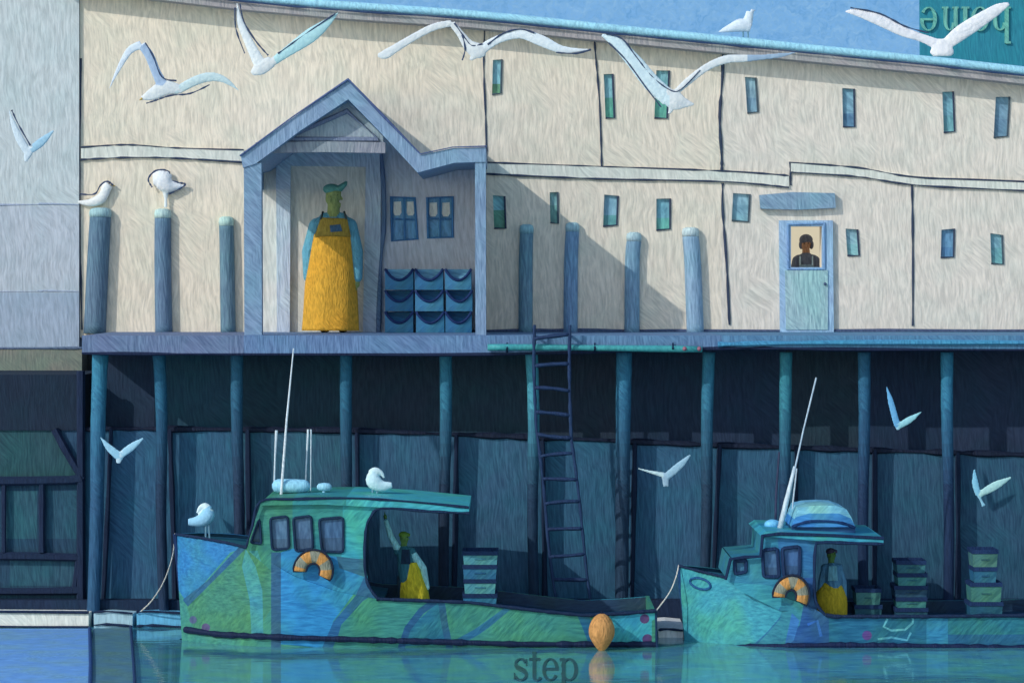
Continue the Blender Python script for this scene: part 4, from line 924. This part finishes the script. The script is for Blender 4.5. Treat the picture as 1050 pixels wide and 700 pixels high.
m = M(); pline([(744, 594), (749, 573), (764, 571), (780, 570), (782, 549), (800, 547), (850, 548.5), (906, 551.5)], YC - .865, 1.5, m, wob=.3, k=1)
pline([(906, 557.5), (870, 556.5), (842, 556), (836, 562), (835, 600), (837, 618), (846, 630)], YC - .86, 1.7, m, wob=.3, k=4); m.build('cabin_trim', mat((20, 42, 76), 'wood'), rb)
for q, pc in zip(rw, ((66, 116, 150), (72, 108, 146), (64, 100, 146))): boat_window(rb, q, YCL, pc, (24, 48, 84), 1.9)
hullrail(R_SHEER, right_half, 697, 745, 0, 1.4, 'gunwale', rb)
hullrail(R_SHEER, right_half, 847, 1096, -.3, 2.0, 'gunwale', rb)
pline([(706 + 390 * i / 40, WLr(706 + 390 * i / 40)) for i in range(41)], lambda x, y: YC - right_half(x, 1) - .022, 3.0, wob=.25, k=2, seg=8).build('waterline_strake', mat((14, 30, 66), 'wood'), rb)
pline([(696, 579), (699, 612), (703, 640), (706, 666)], YC - .02, 2.0, wob=.15).build('stem', mat((30, 66, 110), 'wood'), rb)
# hawse opening on the bow
hq = arcpts(718, 598, 10.5, 5.5, 0, 342, 18); hq = [(x, y + (x - 718) * .22) for x, y in hq]
tube([P(x, y, yfr(x, y) - .01) for x, y in hq], 1.3 * (DC - 2.2) / F, None, 6, closed=True).build('hawse_ring', mat((32, 84, 130), 'wood'), rb)
# dome, lamp and masts
m = M(); rows = [(520, 29), (519.3, 30), (524, 31), (532, 33), (540, 35)]
pts = [(812, 540), (816, 528), (819, 521), (830, 518.5), (845, 517.8), (858, 518.5), (868, 522), (873, 530), (877, 540)]
sheet(pts, YC - .45, YC + .45, regions=[([(806, 545), (816, 530), (830, 526), (860, 526), (872, 531), (882, 545)], (70, 146, 214))], base=(126, 196, 226)).build('roof_dome', mat(None, 'boat'), rb)
pline([(812, 540), (826, 535), (845, 534), (864, 536), (877, 541)], YC - .46, 1.5, wob=.2).build('dome_trim', mat((24, 56, 100), 'wood'), rb)
sheet([(812, 540), (877, 540), (877, 548), (812, 548)], YC - .4, YC + .4).build('dome_base', mat((40, 82, 128), 'boat'), rb)
m = M(); ball(m, P(792, 537.5, YC), 8.5 * sr, 8 * sr, 5.4 * sr); tube([P(792, 541, YC), P(792, 548, YC)], 3 * sr, m); m.build('radar', mat((110, 184, 222), 'metal'), rb, smooth=True)
tube([P(799, 546, YC - .2), P(806, 515, YC - .2), P(815, 478, YC - .2)], [3.2 * sr, 2.6 * sr, 1.6 * sr]).build('mast', mat((196, 210, 216), 'metal'), rb, smooth=True)
tube([P(813, 490, YC - .2), P(824, 440, YC - .2), P(837, 387, YC - .2)], [1.0 * sr, .8 * sr, .9 * sr]).build('antenna', mat((176, 192, 204), 'metal'), rb)
tube([P(795, 546, YC + .2), P(796, 505, YC + .2), P(799, 463, YC + .2)], [1.4 * sr, 1.3 * sr, 1.0 * sr]).build('mast', mat((50, 56, 82), 'metal'), rb)
tube([P(812, 546, YC + .1), P(813, 515, YC + .1), P(817, 480, YC + .1)], [.6 * sr, .7 * sr, .8 * sr]).build('antenna', mat((186, 200, 210), 'metal'), rb)

# ---- lifebuoys, buoy, ropes
def lifebuoy(label, cx, cy, rx, ry, tilt, Y, a0=-14, a1=194):
    m = M(); n = 26; pts = []; cols = []
    s = (DC + Y) / F
    for k in range(n + 1):
        a = math.radians(a0 + (a1 - a0) * k / n); x = rx * math.cos(a); y = -ry * math.sin(a); t = math.radians(tilt)
        pts.append(P(cx + x * math.cos(t) - y * math.sin(t), cy + x * math.sin(t) + y * math.cos(t), Y))
    seg = 12
    tube(pts, 6.4 * s, m, seg, flat=.55)
    for k in range(n):
        for q in range(seg): m.c[k * seg + q] = (192, 140, 82) if (k // 4) % 2 == 0 else (132, 136, 124)
    m.c[-1] = m.c[-2] = (192, 140, 82)
    o = m.build('lifebuoy', mat(None, 'cloth'), smooth=True); tag(o, label, 'lifebuoy', 'horseshoe lifebuoys on the boats')
    e = M(); pp = []
    for rr in (1.0 + 6.8 / rx, 1.0 - 6.6 / rx):
        l = []
        for k in range(n + 1):
            a = math.radians(a0 + (a1 - a0) * k / n); x = rx * rr * math.cos(a); y = -ry * rr * math.sin(a); t = math.radians(tilt)
            l.append(P(cx + x * math.cos(t) - y * math.sin(t), cy + x * math.sin(t) + y * math.cos(t), Y - .01))
        pp.append(l)
    tube(pp[0] + pp[1][::-1], 1.1 * s, e, 6, closed=True); e.build('grab_line', mat((34, 44, 66), 'cloth'), o)
lifebuoy('orange horseshoe lifebuoy on the left boat cabin below its windows', 321, 585, 13.5, 14.5, 14, YC - .90)
lifebuoy('orange horseshoe lifebuoy on the right boat cabin below its windows', 811, 611, 12, 14, 14, YC - .90)
m = M(); Yb = YC - .85 - .19; sb_ = (DC + Yb) / F
rows = [(629, 3), (632, 7.5), (638, 11.5), (645, 13.3), (652, 12.6), (659, 9), (665, 4.5), (668, 1.5)]
vs = []; fs = []; n = 18
pp = smoothpath(rows, 3)
for j, (y, w) in enumerate(pp):
    c = P(617, y, Yb)
    for k in range(n): a = 2 * math.pi * k / n; vs.append((c.x + w * sb_ * math.cos(a), c.y + w * sb_ * math.sin(a), c.z))
for j in range(len(pp) - 1):
    for k in range(n): fs.append((j * n + k, j * n + (k + 1) % n, (j + 1) * n + (k + 1) % n, (j + 1) * n + k))
fs += [tuple(range(n)), tuple((len(pp) - 1) * n + k for k in range(n))]
m.add(vs, fs, None)
by = m.build('buoy', mat((194, 142, 88), 'cloth'), smooth=True); tag(by, 'orange teardrop buoy hanging on the left boat stern', 'buoy')
tube([P(617, 631, Yb), P(617, 627, Yb + .1), P(616, 629, Yb + .2)], .012).build('lanyard', mat(DARK, 'cloth'), by)
def rope(label, pts, Y0, Y1):
    pp = smoothpath(pts, 6); n = len(pp)
    o = tube([P(x, y, Y0 + (Y1 - Y0) * i / (n - 1)) for i, (x, y) in enumerate(pp)], .0085, None, 6).build('mooring_rope', mat((206, 204, 200), 'cloth'), smooth=True)
    tag(o, label, 'rope')
rope('thin white rope hanging from the left boat bow to the light blue strip of lit water', [(179.5, 547), (177, 570), (168, 596), (156, 615), (144, 627)], YC - .04, -.6)
rope('thin white rope from the right boat bow to the left boat stern', [(696, 579), (693, 592), (686, 608), (672, 627)], YC - .04, YC - .5)

# ---- fish crates
def crate(label, xa, xb, yt, yb, Y, depth, c_body, c_rim, rest):
    s = (DC + Y) / F; X0 = P(xa, 0, Y).x; X1 = P(xb, 0, Y).x; zb = rest; h = (yb - yt) * s - .002; zt = zb + h
    t = thing('fish_crate', ((X0 + X1) / 2, Y + depth / 2, zb), label, 'crate', 'fish crates stacked on the boats')
    m = M(); tp = .012
    def ring(a, z, ins): return [(X0 + ins, Y + ins, z), (X1 - ins, Y + ins, z), (X1 - ins, Y + depth - ins, z), (X0 + ins, Y + depth - ins, z)]
    R = [ring(0, zb, .02), ring(0, zt - .03, .008), ring(0, zt - .03, .03), ring(0, zb + .02, .04)]
    vs = sum(R, []); fs = [(3, 2, 1, 0), (12, 13, 14, 15)]
    for j in range(3):
        for k in range(4): a = j * 4 + k; b = j * 4 + (k + 1) % 4; fs.append((a, b, b + 4, a + 4))
    m.add(vs, fs); m.build('crate_body', mat(tuple(int(c * .86) for c in c_body), 'boat'), t)
    m = M(); R = [ring(0, zt - .05, 0), ring(0, zt, 0), ring(0, zt, .034), ring(0, zt - .05, .034)]; fs = []
    for j in range(4):
        for k in range(4): a = j * 4 + k; b = j * 4 + (k + 1) % 4; j2 = (j + 1) % 4; fs.append((a, b, j2 * 4 + (k + 1) % 4, j2 * 4 + k))
    m.add(sum(R, []), fs); m.build('crate_rim', mat(c_rim, 'wood'), t)
    m = M(); zc = zb + h * .42; xm = (X0 + X1) / 2; w = (X1 - X0) * .16; box(m, xm - w, xm + w, Y + .006, Y + .03, zc - .009, zc + .009); m.build('hand_slot', mat(tuple(int(c * .7) for c in c_body), 'wood'), t)
    return zt
def stack(specs, Y, depth, z0):
    z = z0
    for sp in specs: z = crate(*sp[:5], Y, depth, sp[5], sp[6], z)
def deck_z(px, sheer, half, dz): return P(px, sheer(px), YC - half(px, 0) + .09).z - dz + .002
zL = deck_z(491, L_SHEER, left_half, .13)
lbw = 'of the four crates stacked in the left boat'
stack([('lowest blue crate ' + lbw, 474, 510, 600, 616, (58, 136, 192), (22, 46, 84)), ('second from bottom pale rimmed crate ' + lbw, 475, 509, 585, 600, (94, 178, 208), (22, 46, 84)), ('third from bottom mid blue crate ' + lbw, 474, 510, 570, 585, (56, 128, 184), (22, 46, 84)), ('topmost light turquoise crate ' + lbw, 474, 511, 556, 570, (92, 174, 202), (24, 50, 88))], -1.95, .5, zL)
zR = deck_z(900, R_SHEER, right_half, .13)
stack([('lower teal crate in the shortest stack beside the person in the right boat', 876, 905, 615, 632, (52, 108, 136), (24, 50, 88)), ('upper pale teal crate in the shortest stack beside the person in the right boat', 877, 904, 598, 615, (78, 146, 160), (24, 50, 88))], -1.9, .4, zR)
mid = 'of the middle crate stack in the right boat'
stack([('lowest dull blue crate ' + mid, 918, 952, 618, 632, (48, 98, 130), (24, 46, 84)), ('second from bottom teal crate ' + mid, 919, 951, 607, 618, (70, 146, 160), (24, 46, 84)), ('third from bottom dark blue crate ' + mid, 917, 952, 595, 607, (50, 94, 136), (24, 46, 84)), ('fourth from bottom turquoise crate ' + mid, 920, 951, 582, 595, (72, 152, 172), (24, 46, 84)), ('topmost blue crate ' + mid, 919, 950, 569, 582, (58, 122, 150), (24, 46, 84))], -1.9, .4, zR)
rt = 'of the tall crate stack at the right edge'
stack([('lowest wide blue crate ' + rt, 994, 1029, 612, 632, (48, 110, 146), (26, 50, 90)), ('second from bottom wide green crate ' + rt, 995, 1028, 592, 612, (78, 148, 150), (26, 50, 90)), ('third from bottom narrow blue crate ' + rt, 998, 1023, 576, 592, (54, 122, 168), (26, 50, 90)), ('topmost narrow grey green crate ' + rt, 997, 1024, 558, 576, (88, 146, 150), (26, 50, 90))], -1.9, .4, zR)

# ================================================================== LIGHT AND CAMERA
D = Vector((2.66, 2.3, -2.12)).normalized()            # the way sunlight travels
sun = bpy.data.lights.new('sun', 'SUN'); sun.energy = 2.05; sun.angle = math.radians(.5); sun.color = (1, .97, .90)
so = bpy.data.objects.new('sun', sun); COL.objects.link(so); so.location = (-20, -20, 25); so.rotation_euler = D.to_track_quat('-Z', 'Y').to_euler()
w = bpy.data.worlds.new('World'); SC.world = w; w.use_nodes = True
nt = w.node_tree; bg = nt.nodes['Background']; sk = nt.nodes.new('ShaderNodeTexSky'); sk.sky_type = 'NISHITA'; sk.sun_disc = False
sk.sun_elevation = math.asin(-D.z); sk.sun_rotation = math.atan2(-D.x, -D.y); sk.air_density = 1.2; sk.dust_density = .4
nt.links.new(sk.outputs[0], bg.inputs['Color']); bg.inputs['Strength'].default_value = .15
cam = bpy.data.cameras.new('camera'); cam.sensor_width = 36; cam.lens = 36 * F / 1050; cam.shift_y = -(350 - HY) / 1050; cam.clip_end = 600
co = bpy.data.objects.new('camera', cam); COL.objects.link(co); co.location = (0, -DC, ZC); co.rotation_euler = (math.pi / 2, 0, 0); SC.camera = co
vs = SC.view_settings; vs.view_transform = 'Standard'; vs.look = 'None'; vs.exposure = .0; vs.gamma = 1; vs.use_curve_mapping = False
